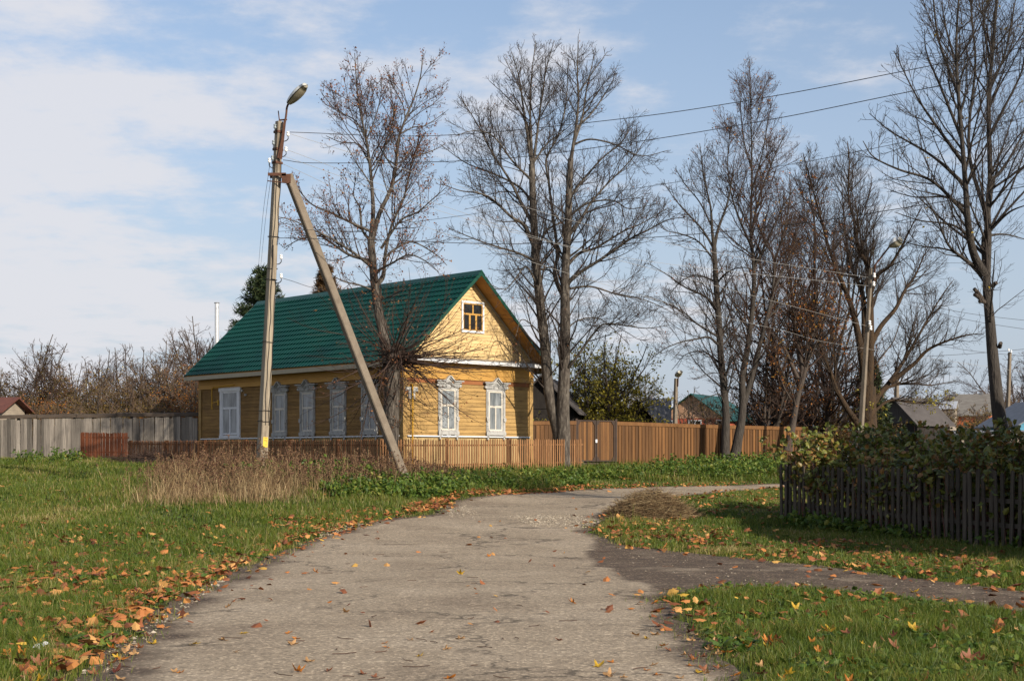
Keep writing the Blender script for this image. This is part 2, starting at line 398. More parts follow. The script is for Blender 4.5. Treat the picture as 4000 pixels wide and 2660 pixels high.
M_GLASS = mat('curtained_glass', (0.07, 0.082, 0.09), (0.235, 0.25, 0.255), scale=1.5, stretch=(3, 3, 0.6), rough=0.07, spec=0.5, detail=3)
M_DARKGLASS = mat('dark_glass', (0.015, 0.014, 0.013), rough=0.08, spec=0.5)
M_ROOF = mat('green_metal_tile', (0.002, 0.040, 0.028), (0.002, 0.029, 0.024), scale=0.5, rough=0.36, spec=0.24, detail=6)
M_GREENTRIM = mat('dark_green_trim', (0.005, 0.048, 0.030), rough=0.4, spec=0.4)
M_CREAM = mat('cream_gutter_paint', (0.345, 0.3, 0.21), (0.3, 0.255, 0.1725), scale=4, rough=0.5)
M_YELLOW = mat('yellow_gas_pipe', (0.496, 0.264, 0.016), rough=0.45)
M_PLINTH = mat('pale_plinth_boards', (0.375, 0.27, 0.1275), (0.3, 0.2025, 0.09), scale=3, stretch=(4, 4, .6), rough=0.8, tone=0.2)
M_ZINC = mat('zinc_flashing', (0.42, 0.43, 0.44), rough=0.35, metal=0.8)

HC = np.array((-3.67, 48.0)); HZ = 1.0; HROT = math.atan2(0.69, 0.724)
HV = np.array((math.cos(HROT), math.sin(HROT))); HU = np.array((-HV[1], HV[0]))
HW, HL = 6.04, 12.9
def on_gable(px):
    k = (px-HX)/F; a = (k*HC[1]-HC[0])/(HV[0]-HV[1]*k); return a, HC[1]+HV[1]*a
def on_side(px):
    k = (px-HX)/F; t = (HC[0]-HC[1]*k)/(HU[1]*k-HU[0]); return t, HC[1]+HU[1]*t
Z3 = np.array((0, 0, 0))

def build_house():
    h = thing('log_house', (HC[0], HC[1], HZ), 'yellow plank-clad wooden house with steep green metal roof', 'house', rz=HROT)
    zl = lambda z: z-HZ
    zband, zpent, zridge, zeave = zl(4.30), zl(4.87), zl(8.03), zl(4.83)
    r = random.Random(4)
    def B(mb, name, m, parent=h): return mb.build(name, m, parent, org=(0, 0, 0))
    # walls: core and cladding boards
    w = MB(); w.box(.03, HW-.03, .03, HL-.03, -.5, zl(5.2), .1)
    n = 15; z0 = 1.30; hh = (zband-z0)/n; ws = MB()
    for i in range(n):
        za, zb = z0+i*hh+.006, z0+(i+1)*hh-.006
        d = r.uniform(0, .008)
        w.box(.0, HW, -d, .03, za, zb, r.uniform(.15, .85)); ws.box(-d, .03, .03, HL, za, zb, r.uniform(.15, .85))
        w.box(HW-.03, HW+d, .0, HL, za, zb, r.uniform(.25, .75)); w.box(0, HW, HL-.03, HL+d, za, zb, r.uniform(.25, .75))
    B(w, 'wall', M_OCHRE); B(ws, 'side_wall', M_OCHRESHADE)
    p = MB(); x = 0.0
    while x < HW:
        e = min(HW, x+r.uniform(.12, .17)); p.box(x+.003, e-.003, .005, .03, -.5, 1.29, r.uniform(.2, .8)); x = e
    y = 0.0
    while y < HL:
        e = min(HL, y+r.uniform(.12, .17)); p.box(.005, .03, y+.003, e-.003, -.5, 1.29, r.uniform(.2, .8)); y = e
    B(p, 'plinth', M_PLINTH)
    fz = MB(); n = 3
    for i in range(n):
        a, b = zband+(zpent-.02-zband)*i/n, zband+(zpent-.02-zband)*(i+1)/n-.006
        fz.box(-.06, HW+.06, -.07, .03, a, b, r.uniform(.2, .8))
    for i in range(4):
        a, b = zband+.19*i, zband+.19*(i+1)-.006; fz.box(-.07, .03, .0, HL, a, b, r.uniform(.2, .8))
    B(fz, 'frieze', M_FRIEZE)
    t = MB(); t.box(.02, HW-.02, -.025, .03, zband-.15, zband-.004); B(t, 'trim_board', M_RED)
    for (cx, cy) in ((0, 0), (HW, 0), (0, HL)):
        cb = MB()
        sx = 1 if cx == 0 else -1; sy = 1 if cy == 0 else -1
        cb.box(min(cx-sx*.05, cx+sx*.13), max(cx-sx*.05, cx+sx*.13), cy-sy*.05 if sy > 0 else cy+.02, cy-sy*.02 if sy > 0 else cy+.05, -.5, zband-.02, .35)
        cb.box(cx-.05 if sx > 0 else cx+.02, cx-.02 if sx > 0 else cx+.05, min(cy-sy*.018, cy+sy*.13), max(cy-sy*.018, cy+sy*.13), -.5, zband-.02, .35)
        B(cb, 'corner_board', M_OCHRE)
    led = MB(); led.box(.14, HW-.12, -.07, .0, 1.30, 1.345); led.box(-.07, .0, .14, HL-.1, 1.30, 1.345); B(led, 'drip_ledge', M_WHITE)
    # gable siding
    sl = (zridge-zeave)/(HW/2+.45); g = MB(); z = zpent+.02; hh = .118
    def half(z): return max(0.02, (zridge-.12-z)/sl)
    while z < zridge-.3:
        za, zb = z+.003, z+hh-.003; a, b = half(za), half(zb); c = HW/2
        a = min(a, HW/2); b = min(b, HW/2)
        g.hexa([(c-a, .0, za), (c+a, .0, za), (c+a, .05, za), (c-a, .05, za)], [(c-b, .012, zb), (c+b, .012, zb), (c+b, .05, zb), (c-b, .05, zb)], r.uniform(.2, .8)); z += hh
    B(g, 'gable_siding', M_PALE)
    gb = MB(); gb.hexa([(.03, .06, zpent), (HW-.03, .06, zpent), (HW/2, .06, zridge-.2)], [(.03, .2, zpent), (HW-.03, .2, zpent), (HW/2, .2, zridge-.2)], .2)
    B(gb, 'gable_backing', M_OCHRE)
    # pent cornice
    pc = MB(); pc.hexa([(-.45, -.36, zpent-.02), (HW+.47, -.36, zpent-.02), (HW+.47, .0, zpent-.02), (-.45, .0, zpent-.02)], [(-.45, -.36, zpent+.10), (HW+.47, -.36, zpent+.10), (HW+.47, .0, zpent+.10), (-.45, .0, zpent+.10)])
    co = B(pc, 'cornice', M_WHITE)
    fl = MB(); fl.hexa([(-.46, -.38, zpent+.104), (HW+.48, -.38, zpent+.104), (HW+.48, -.002, zpent+.2), (-.46, -.002, zpent+.2)], [(-.46, -.38, zpent+.112), (HW+.48, -.38, zpent+.112), (HW+.48, -.002, zpent+.21), (-.46, -.002, zpent+.21)])
    B(fl, 'flashing', M_ZINC, co)
    # roof
    y0, y1 = -.62, 13.35; lat = HW/2+.45; ang = math.atan2(zridge-zeave, lat); S = lat/math.cos(ang)
    ys = np.arange(y0, y1+.012, .025); rows = 16; st = S/rows
    V = []; Fq = []; nv = 0
    for side in (0, 1):
        ss = []; hs = []
        for k in range(rows): ss += [k*st, (k+1)*st-.006]; hs += [.034, .004]
        ss = np.array(ss); hs = np.array(hs)
        wv = .014*(np.sin(2*math.pi*ys/.2)+.25*np.sin(4*math.pi*ys/.2))
        Hh = hs[:, None]+wv[None]+.03
        lx = ss[:, None]*math.cos(ang)-Hh*math.sin(ang); lz = zeave+ss[:, None]*math.sin(ang)+Hh*math.cos(ang)
        X = -.45+lx if side == 0 else HW+.45-lx
        V.append(np.stack([X, np.broadcast_to(ys[None], X.shape), lz], -1).reshape(-1, 3))
        n, m = X.shape; i = np.arange(n-1)[:, None]*m+np.arange(m-1)[None]
        q = np.stack([i, i+1, i+m+1, i+m] if side == 1 else [i, i+m, i+m+1, i+1], -1).reshape(-1, 4); Fq.append(q+nv); nv += n*m
    ro = np_mesh('roof', np.concatenate(V), [np.concatenate(Fq)], M_ROOF, h, org=(0, 0, 0), smooth=False)
    rc = MB(); c = HW/2
    rc.hexa([(c-.17, y0-.01, zridge-.08), (c, y0-.01, zridge+.10), (c+.17, y0-.01, zridge-.08), (c, y0-.01, zridge+.02)], [(c-.17, y1+.01, zridge-.08), (c, y1+.01, zridge+.10), (c+.17, y1+.01, zridge-.08), (c, y1+.01, zridge+.02)])
    B(rc, 'ridge_cap', M_GREENTRIM, ro)
    sf = MB(); k = 0
    for sx in (0, 1):
        f = (lambda x: x) if sx == 0 else (lambda x: HW-x)
        nb = 22
        for i in range(nb):
            a, b = i/nb, (i+1)/nb-.002
            pa = (f(-.45+lat*a), zeave+(zridge-zeave)*a); pb = (f(-.45+lat*b), zeave+(zridge-zeave)*b)
            q0 = [(pa[0], y0+.03, pa[1]-.07), (pb[0], y0+.03, pb[1]-.07), (pb[0], y0+.03, pb[1]-.005), (pa[0], y0+.03, pa[1]-.005)]
            q1 = [(x_, y1-.03, z_) for x_, _, z_ in q0]; sf.hexa(q0, q1, r.uniform(.2, .8))
    B(sf, 'soffit', M_SOFFIT, ro)
    bg = MB()
    for sx in (0, 1):
        f = (lambda x: x) if sx == 0 else (lambda x: HW-x)
        for yy in (y0, y1):
            A = (f(-.46), zeave); Bp = (f(HW/2), zridge+.01)
            bg = MB(); bg.hexa([(A[0], yy, A[1]-.10), (Bp[0], yy, Bp[1]-.10), (Bp[0], yy, Bp[1]+.05), (A[0], yy, A[1]+.05)], [(A[0], yy+.025, A[1]-.10), (Bp[0], yy+.025, Bp[1]-.10), (Bp[0], yy+.025, Bp[1]+.05), (A[0], yy+.025, A[1]+.05)]); B(bg, 'barge_board', M_GREENTRIM, ro)

    ml = MB()
    for sx in (0, 1):
        f = (lambda x: x) if sx == 0 else (lambda x: HW-x)
        A = (f(.0), zeave+.45*sl-.09); Bp = (f(HW/2), zridge-.11)
        ml.hexa([(A[0], -.03, A[1]-.07), (Bp[0], -.03, Bp[1]-.07), (Bp[0], -.03, Bp[1]), (A[0], -.03, A[1])], [(A[0], -.004, A[1]-.07), (Bp[0], -.004, Bp[1]-.07), (Bp[0], -.004, Bp[1]), (A[0], -.004, A[1])])
    B(ml, 'gable_moulding', M_CREAM)
    gu = MB(); gu.box(-.50, -.44, y0+.03, y1-.03, zeave-.17, zeave-.02); gu.box(-.44, -.06, y0+.64, y1-.3, zeave-.15, zeave-.11)
    gu.box(HW+.44, HW+.50, y0+.03, y1-.03, zeave-.17, zeave-.02); B(gu, 'eave_fascia', M_CREAM)

    # ---- windows
    def carved(fr, name_lbl, pendants=True):
        b0, b1, hw = 2.54-HZ, 3.92-HZ, .33
        cs = MB()
        for s in (-1, 1):       # casing posts with a raised fillet and a knot
            xa, xb = sorted((s*hw, s*(hw+.13))); cs.prism([(xa, b0-.12), (xb, b0-.12), (xb, b1+.10), (xa, b1+.10)], fr, 0, .05)
            xa, xb = sorted((s*(hw+.035), s*(hw+.095)))
            cs.prism([(xa, b0+.5), (xb, b0+.5), (xb, b1-.02), ((xa+xb)/2, b1+.04), (xa, b1-.02)], fr, .05, .075)
            cs.prism([(xa, b0-.08), (xb, b0-.08), (xb, b0+.3), (xa, b0+.3)], fr, .05, .068)
            xa, xb = sorted((s*(hw+.02), s*(hw+.14))); cs.prism([(xa, b0+.34), ((xa+xb)/2, b0+.30), (xb, b0+.34), (xb, b0+.46), (xa, b0+.46)], fr, .05, .09)
        cs.prism([(-hw, b1+.03), (hw, b1+.03), (hw, b1+.10), (-hw, b1+.10)], fr, 0, .045)
        win = B(cs, 'window', M_OLDWHITE); win['label'] = name_lbl
        sh = MB()
        for a0, a1, c0, c1 in ((-hw, -hw+.05, b0, b1+.03), (hw-.05, hw, b0, b1+.03), (-hw+.05, hw-.05, b0, b0+.05), (-hw+.05, hw-.05, b1-.02, b1+.03), (-hw+.05, hw-.05, b0+.82, b0+.89), (-.025, .025, b0+.05, b0+.82)):
            sh.prism([(a0, c0), (a1, c0), (a1, c1), (a0, c1)], fr, 0, .033)
        B(sh, 'sash', M_SASH, win)
        gl = MB()
        for a0, a1, c0, c1 in ((-hw+.05, -.025, b0+.05, b0+.82), (.025, hw-.05, b0+.05, b0+.82), (-hw+.05, hw-.05, b0+.89, b1-.02)):
            gl.prism([(a0, c0), (a1, c0), (a1, c1), (a0, c1)], fr, -.0, .018)
        B(gl, 'pane', M_GLASS, win)
        cr = MB(); t = b1+.10
        cr.prism([(-.47, t), (.47, t), (.53, t+.20), (.20, t+.20), (0, t+.36), (-.20, t+.20), (-.53, t+.20)], fr, 0, .07)
        def strip(p, q, th, d0, d1):
            p = np.array(p); q = np.array(q); nn = np.array((-(q-p)[1], (q-p)[0])); nn = nn/np.linalg.norm(nn)*th
            cr.prism([tuple(p), tuple(q), tuple(q+nn), tuple(p+nn)], fr, d0, d1)
        top = [(.62, t+.20), (.20, t+.20), (0, t+.38), (-.20, t+.20), (-.62, t+.20)]
        for a_, b_ in zip(top[:-1], top[1:]): strip(b_, a_, .04, 0, .17)
        mid = [(.55, t+.145), (.22, t+.145), (0, t+.32), (-.22, t+.145), (-.55, t+.145)]
        for a_, b_ in zip(mid[:-1], mid[1:]): strip(b_, a_, .03, .07, .12)
        for q in range(3):     # grooved bars at both sides, arch in the middle
            zz = t+.015+.045*q
            for s in (-1, 1):
                xa, xb = sorted((s*.20, s*.49)); cr.prism([(xa, zz), (xb, zz), (xb, zz+.022), (xa, zz+.022)], fr, .07, .095)
            ra = .11+.035*q; arc = [(ra*math.cos(u), t+.0+ra*math.sin(u)*1.05) for u in np.linspace(.15, math.pi-.15, 9)]
            for a_, b_ in zip(arc[:-1], arc[1:]): strip(a_, b_, -.018, .07, .10)
        for s in (-1, 1):      # rosettes
            cr.prism([(s*.52+.05*math.cos(u), t+.06+.05*math.sin(u)) for u in np.linspace(0, 2*math.pi, 9)[:-1]], fr, .02, .10)
        B(cr, 'crown_board', M_OLDWHITE, win)
        si = MB(); si.prism([(-hw-.14, b0-.16), (hw+.14, b0-.16), (hw+.14, b0-.04), (-hw-.14, b0-.04)], fr, .04, .085)
        si.prism([(-hw-.02, b0-.04), (hw+.02, b0-.04), (hw+.02, b0), (-hw-.02, b0)], fr, 0, .09)
        for s in (-1, 1):
            c = s*(hw+.06); si.prism([(c-.05, b0-.16), (c-.055, b0-.24), (c-.02, b0-.26), (c-.04, b0-.30), (c, b0-.36), (c+.04, b0-.30), (c+.02, b0-.26), (c+.055, b0-.24), (c+.05, b0-.16)], fr, .03, .07)
            if pendants: si.prism([(c-s*.05, b0-.16), (c-s*.14, b0-.16), (c-s*.09, b0-.20), (c-s*.05, b0-.23)], fr, .03, .06)
        if pendants: si.prism([(.12, b0-.16), (.07, b0-.20), (.05, b0-.24), (0, b0-.26), (-.05, b0-.24), (-.07, b0-.20), (-.12, b0-.16)], fr, .03, .065)
        B(si, 'sill_board', M_OLDWHITE, win)
    for i, px in enumerate((1749, 1934)):
        a0, _ = on_gable(px); carved(lambda a, b, d, a0=a0: (a0+a, -d, b), 'carved white window on the sunny gable wall', pendants=(i == 0))
    for px in (1095, 1203, 1323, 1446):
        t0, _ = on_side(px); carved(lambda a, b, d, t0=t0: (-d, t0-a, b), 'carved grey-white window on the shaded side wall')
    # plain white window at the far end of the side wall
    t0, Yw = on_side(901); bt, bb = pxz(1528, Yw)-HZ, pxz(1698, Yw)-HZ; hw = .55
    fr = lambda a, b, d: (-d, t0-a, b)
    f = MB()
    for a0, a1, c0, c1, d in ((-hw-.16, -hw, bb-.02, bt, .06), (hw, hw+.16, bb-.02, bt, .06), (-hw-.22, hw+.22, bt, bt+.15, .07), (-hw-.16, hw+.16, bb-.14, bb-.02, .09)):
        f.prism([(a0, c0), (a1, c0), (a1, c1), (a0, c1)], fr, 0, d)
    win = B(f, 'window', M_WHITE); win['label'] = 'plain white window at the far end of the side wall'
    f = MB()
    for a0, a1, c0, c1 in ((-hw, -hw+.07, bb, bt), (hw-.07, hw, bb, bt), (-hw+.07, hw-.07, bb, bb+.07), (-hw+.07, hw-.07, bt-.07, bt), (-hw+.07, hw-.07, bb+1.0, bb+1.08), (-.04, .04, bb+.07, bb+1.0)):
        f.prism([(a0, c0), (a1, c0), (a1, c1), (a0, c1)], fr, 0, .04)
    B(f, 'sash', M_WHITE, win)
    f = MB(); f.prism([(-hw+.07, bb+.07), (hw-.07, bb+.07), (hw-.07, bt-.07), (-hw+.07, bt-.07)], fr, 0, .02); B(f, 'pane', M_GLASS, win)
    # attic window
    a0, Yw = on_gable(1846); bt, bb = pxz(1186, Yw)-HZ, pxz(1292, Yw)-HZ; hw = .46
    fr = lambda a, b, d: (a0+a, -d, b)
    f = MB()
    for a_, b_, c0, c1 in ((-hw-.075, -hw, bb-.075, bt+.075), (hw, hw+.075, bb-.075, bt+.075), (-hw, hw, bb-.075, bb), (-hw, hw, bt, bt+.075)): f.prism([(a_, c0), (b_, c0), (b_, c1), (a_, c1)], fr, -.02, .035)
    win = B(f, 'attic_window', M_WHITE); f = MB(); hz = bb+(bt-bb)*.60
    for a_, b_, c0, c1 in ((-hw, -hw+.04, bb, bt), (hw-.04, hw, bb, bt), (-hw+.04, hw-.04, bb, bb+.04), (-hw+.04, hw-.04, bt-.04, bt), (-hw+.04, hw-.04, hz-.03, hz+.03), (-.03, .03, hz+.03, bt-.04), (-.19, -.11, bb+.04, hz-.03), (.11, .19, bb+.04, hz-.03)):
        f.prism([(a_, c0), (b_, c0), (b_, c1), (a_, c1)], fr, -.01, .022)
    B(f, 'sash', M_FRIEZE, win)
    f = MB(); f.prism([(-hw+.02, bb+.02), (hw-.02, bb+.02), (hw-.02, bt-.02), (-hw+.02, bt-.02)], fr, -.01, .014); B(f, 'pane', M_DARKGLASS, win)
    # gas pipes, address plate, small boxes
    a0, _ = on_gable(1605); g = MB(); g.tube([(a0, -.10, 3.0), (a0, -.10, 1.6), (a0, -.10, .2)], .022, 8)
    for zz in (2.9, 2.0, 1.1): g.box(a0-.035, a0+.035, -.1, .0, zz, zz+.03)
    g.tube([(a0, -.1, 3.0), (a0, -.05, 3.06), (a0, 0.02, 3.06)], .022, 8); B(g, 'gas_pipe', M_YELLOW)
    t0, _ = on_side(836); g = MB(); g.tube([(-.1, t0-1.6, zband+.1), (-.1, t0-.1, zband+.06), (-.1, t0, zband), (-.1, t0, zband-.8)], .022, 8); g.tube([(-.1, t0, zband-.55), (-.1, t0-.45, zband-.52)], .018, 8)
    g.tube([(-.1, t0-.45, zband-.45), (-.1, t0-.45, zband-.65)], .03, 8); B(g, 'gas_pipe', M_YELLOW)
    a0, _ = on_gable(1605); q = MB(); q.box(a0-.28, a0+.28, -.05, -.012, 2.88-.05, 2.98); ap = B(q, 'address_plate', M_OLDWHITE)
    q = MB(); q.box(a0-.13, a0+.16, -.045, -.012, 2.58, 2.81); B(q, 'number_plate', M_OLDWHITE, ap)
    for px, py in ((948, 1526), (962, 1542)):
        q = MB(); t0, Yw = on_side(px); z = pxz(py, Yw)-HZ; q.box(-.07, 0, t0-.04, t0+.04, z-.04, z+.04); B(q, 'junction_box', M_OLDWHITE)
build_house()

# ------------------------------------------------------------------ fences
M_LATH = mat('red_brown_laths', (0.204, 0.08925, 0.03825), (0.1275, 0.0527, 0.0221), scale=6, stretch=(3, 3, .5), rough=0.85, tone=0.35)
M_LATHLIT = mat('sun_lightened_laths', (0.2456, 0.1264, 0.05419), (0.159, 0.07225, 0.03035), scale=6, stretch=(3, 3, .5), rough=0.85, tone=0.35)  # lighter copy of the lath stain: sunlight put into the colour of the front run
M_REDLATH = mat('rust_red_laths', (0.216, 0.068, 0.028), (0.144, 0.044, 0.0192), scale=6, stretch=(3, 3, .5), rough=0.85, tone=0.3)
M_BROWN = mat('amber_stained_boards', (0.148, 0.06922, 0.02148), (0.09547, 0.04058, 0.01193), scale=3, stretch=(3, 3, .35), rough=0.7, tone=0.5, detail=9)
M_DKBROWN = mat('dark_iron_frame', (0.035, 0.022, 0.016), (0.05, 0.03, 0.02), scale=5, rough=0.7)
M_GREYWOOD = mat('silver_weathered_boards', (0.2376, 0.2052, 0.1692), (0.1224, 0.1044, 0.0864), scale=4, stretch=(5, 5, .25), rough=0.9, tone=0.5, bump=0.5, bscale=12, detail=8)
M_BEAM = mat('dark_old_beam', (0.10, 0.075, 0.055), (0.06, 0.045, 0.035), scale=5, stretch=(.3, 1, 1), rough=0.9)
M_PICKET = mat('blackened_picket_wood', (0.085, 0.07, 0.052), (0.042, 0.034, 0.026), scale=5, stretch=(4, 4, .4), rough=0.9, tone=0.3, bump=0.4, bscale=20)

def line_frame(A, Bp):
    A = np.array(A, float); Bp = np.array(Bp, float); d = Bp-A; L = np.linalg.norm(d[:2]); e = d[:2]/L; nrm_ = np.array((e[1], -e[0]))   # normal towards camera side
    def fr(a, z, dd): return (A[0]+e[0]*a+nrm_[0]*dd, A[1]+e[1]*a+nrm_[1]*dd, z)
    def top(a): return A[2]+(Bp[2]-A[2])*a/L
    return L, fr, top

def lath_fence(name, A, Bp, label, m, limit=100, spacing=.085, w=.045, pointed=True, seed=1, posts=2.6, group=None):
    r = random.Random(seed); L, fr, top = line_frame(A, Bp); gz = lambda a: G(*fr(a, 0, 0)[:2])
    root = thing(name, (A[0], A[1], gz(0)), label, 'fence', group)
    k = 0; rest = MB(); n = int(L/spacing)
    for i in range(n):
        a = (i+.5)*spacing+r.uniform(-.008, .008); t = top(a)+r.uniform(-.02, .02); b = gz(a)+.06; s = r.uniform(-.008, .008); d = r.uniform(0, .008); tn = r.uniform(0, 1)
        poly = [(a-w/2, b), (a+w/2, b), (a+w/2+s, t-.04), (a+s, t), (a-w/2+s, t-.04)] if pointed else [(a-w/2, b), (a+w/2, b), (a+w/2+s, t), (a-w/2+s, t)]
        mb = MB() if i < limit else rest
        mb.prism(poly, fr, .0+d, .02+d, tn)
        if i < limit: mb.build('lath', m, root)
    if rest.n: tag(rest.build('lath', m, root), kind='stuff')
    for f, hname in ((.24, 'rail'), (.80, 'rail')):
        rl = MB(); ks = np.linspace(0, L, 9)
        for a, b in zip(ks[:-1], ks[1:]):
            za = gz(a)+(top(a)-gz(a))*f; zb = gz(b)+(top(b)-gz(b))*f
            rl.hexa([fr(a, za, -.05), fr(b, zb, -.05), fr(b, zb, -.002), fr(a, za, -.002)], [fr(a, za+.05, -.05), fr(b, zb+.05, -.05), fr(b, zb+.05, -.002), fr(a, za+.05, -.002)], .2)
        rl.build(hname, m, root)
    for a in np.arange(0.03, L+.05, posts):
        po = MB(); po.hexa([fr(a-.05, gz(a)-.3, -.15), fr(a+.05, gz(a)-.3, -.15), fr(a+.05, gz(a)-.3, -.052), fr(a-.05, gz(a)-.3, -.052)], [fr(a-.05, top(a)+.02, -.15), fr(a+.05, top(a)+.02, -.15), fr(a+.05, top(a)+.02, -.052), fr(a-.05, top(a)+.02, -.052)], .3)
        po.build('post', m, root)
FC = P(1490, 1716, 45.6)
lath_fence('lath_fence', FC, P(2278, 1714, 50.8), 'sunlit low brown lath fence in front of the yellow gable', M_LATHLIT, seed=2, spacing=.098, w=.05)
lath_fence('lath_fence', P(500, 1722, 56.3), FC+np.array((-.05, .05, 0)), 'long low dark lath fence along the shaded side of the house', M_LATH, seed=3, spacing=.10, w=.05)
lath_fence('lath_fence', P(315, 1690, 57.0), P(502, 1691, 56.2), 'short rust-red lath panel leaning by the grey board fence', M_REDLATH, seed=4, pointed=False, spacing=.07, w=.05)

def board_fence(name, A, Bp, label, m, wmin, wmax, cap, seed, gap=.004, thick=.025, beam=None, capm=None, bottom=None, jag=.03, lean=.01):
    r = random.Random(seed); L, fr, top = line_frame(A, Bp); gz = lambda a: G(*fr(a, 0, 0)[:2])
    root = thing(name, (A[0], A[1], gz(0)), label, 'fence'); a = 0.0
    while a < L-.02:
        w = min(r.uniform(wmin, wmax), L-a); t = top(a+w/2)-cap+r.uniform(-jag, jag*.4); b = gz(a+w/2)+(bottom if bottom is not None else -.05)
        s = r.uniform(-lean, lean); d = r.uniform(0, .012); mb = MB()
        mb.prism([(a+gap, b), (a+w-gap, b), (a+w-gap+s, t), (a+gap+s, t)], fr, d, d+thick, r.uniform(0, 1)); mb.build('board', m, root); a += w
    ks = np.linspace(0, L, 7)
    if beam:
        c = MB()
        for x0, x1 in zip(ks[:-1], ks[1:]):
            z0, z1 = top(x0)+r.uniform(-.02, .02), top(x1); c.hexa([fr(x0, z0-beam, -.09), fr(x1+.05, z1-beam, -.09), fr(x1+.05, z1-beam, .07), fr(x0, z0-beam, .07)], [fr(x0, z0, -.08), fr(x1+.05, z1, -.08), fr(x1+.05, z1-.02, .07), fr(x0, z0-.02, .07)], .5)
        c.build('cap_beam', capm or m, root)
    for x in np.arange(.1, L, 2.5):
        po = MB(); po.hexa([fr(x-.06, gz(x)-.3, -.2), fr(x+.06, gz(x)-.3, -.2), fr(x+.06, gz(x)-.3, -.095), fr(x-.06, gz(x)-.3, -.095)], [fr(x-.06, top(x)-.05, -.2), fr(x+.06, top(x)-.05, -.2), fr(x+.06, top(x)-.05, -.095), fr(x-.06, top(x)-.05, -.095)], .3); po.build('post', m, root)
    return root, L, fr, top, gz
board_fence('board_fence', P(-160, 1622, 59.5), P(772, 1610, 57.8), 'weathered silver-grey board fence joining the house on the left', M_GREYWOOD, .13, .24, .17, 5, beam=.15, capm=M_BEAM, jag=.07, lean=.035)
def brown_panel(A, Bp, label, seed, skirt=True):
    root, L, fr, top, gz = board_fence('board_fence', A, Bp, label, M_BROWN, .155, .175, .02, seed, thick=.02, jag=.005, lean=.003)
    c = MB(); c.hexa([fr(0, top(0)-.14, .034), fr(L, top(L)-.14, .034), fr(L, top(L)-.14, .055), fr(0, top(0)-.14, .034+.021)], [fr(0, top(0), .034), fr(L, top(L), .034), fr(L, top(L), .055), fr(0, top(0), .055)], .6); c.build('top_rail', M_BROWN, root)
    if skirt:
        c = MB(); c.hexa([fr(0, gz(0)-.1, .034), fr(L, gz(L)-.1, .034), fr(L, gz(L)-.1, .055), fr(0, gz(0)-.1, .055)], [fr(0, gz(0)+.16, .034), fr(L, gz(L)+.16, .034), fr(L, gz(L)+.16, .055), fr(0, gz(0)+.16, .055)], .55); c.build('skirt_board', M_BROWN, root)
    bt = MB(); a = .16
    while a < L-.03:
        bt.prism([(a-.02, gz(a)+.17), (a+.02, gz(a)+.17), (a+.02, top(a)-.15), (a-.02, top(a)-.15)], fr, .033, .047, .25); a += .165
    bt.build('batten', M_BROWN, root)
brown_panel(P(2078, 1645, 52.6), P(2250, 1644, 53.1), 'short amber board fence between the house corner and the gate', 6)
brown_panel(P(2402, 1646, 54.0), P(2812, 1660, 57.0), 'amber-stained board fence right of the double gate behind the trees', 7)
brown_panel(P(2815, 1660, 57.0), P(3150, 1668, 60.0), 'shaded end of the amber board fence behind the twin trunks', 8)
def build_gate():
    A, Bp = P(2252, 1640, 53.15), P(2400, 1642, 53.95); L, fr, top = line_frame(A, Bp); gz = lambda a: G(*fr(a, 0, 0)[:2])
    root = thing('double_gate', (A[0], A[1], gz(0)), 'brown double yard gate with dark iron frame beside the lime tree', 'gate')
    r = random.Random(9); h = L/2
    for k in (0, 1):
        lf = MB(); a = k*h+.02
        while a < (k+1)*h-.03:
            w = min(.095, (k+1)*h-.02-a); lf.prism([(a+.003, gz(a)+.28), (a+w-.003, gz(a)+.28), (a+w-.003, top(a)-.04), (a+.003, top(a)-.04)], fr, 0, .02, r.uniform(0, 1)); a += w
        leaf = lf.build('gate_leaf', M_BROWN, root)
        fm = MB(); a0, a1 = k*h+.01, (k+1)*h-.01
        z0, z1 = gz(a0)+.24, top(a0)
        for x0, x1, c0, c1 in ((a0, a0+.05, z0, z1), (a1-.05, a1, z0, z1), (a0+.05, a1-.05, z0, z0+.05), (a0+.05, a1-.05, z1-.05, z1)): fm.prism([(x0, c0), (x1, c0), (x1, c1), (x0, c1)], fr, .021, .05)
        for (cx, sx) in ((a0+.05, 1), (a1-.05, -1)):
            fm.prism([(cx, z1-.05), (cx+sx*.10, z1-.05), (cx, z1-.2)][::sx], fr, .021, .045); fm.prism([(cx, z0+.05), (cx, z0+.2), (cx+sx*.10, z0+.05)][::sx], fr, .021, .045)
        fm.build('iron_frame', M_DKBROWN, leaf)
    for a in (-.07, L+.01):
        po = MB(); po.prism([(a, gz(0)-.3), (a+.09, gz(0)-.3), (a+.09, top(0)+.05), (a, top(0)+.05)], fr, -.06, .05); po.build('gate_post', M_DKBROWN, root)
    kb = MB(); kb.prism([(0.02, gz(0)-.2), (L, gz(L)-.2), (L, gz(L)+.2), (.02, gz(0)+.2)], fr, -.01, .03); kb.build('kick_board', M_DKBROWN, root)
    lk = MB(); lk.prism([(h-.05, gz(0)+.95), (h+.03, gz(0)+.95), (h+.03, gz(0)+1.07), (h-.05, gz(0)+1.07)], fr, .052, .08); lk.build('lock_plate', M_WHITE, root)
build_gate()
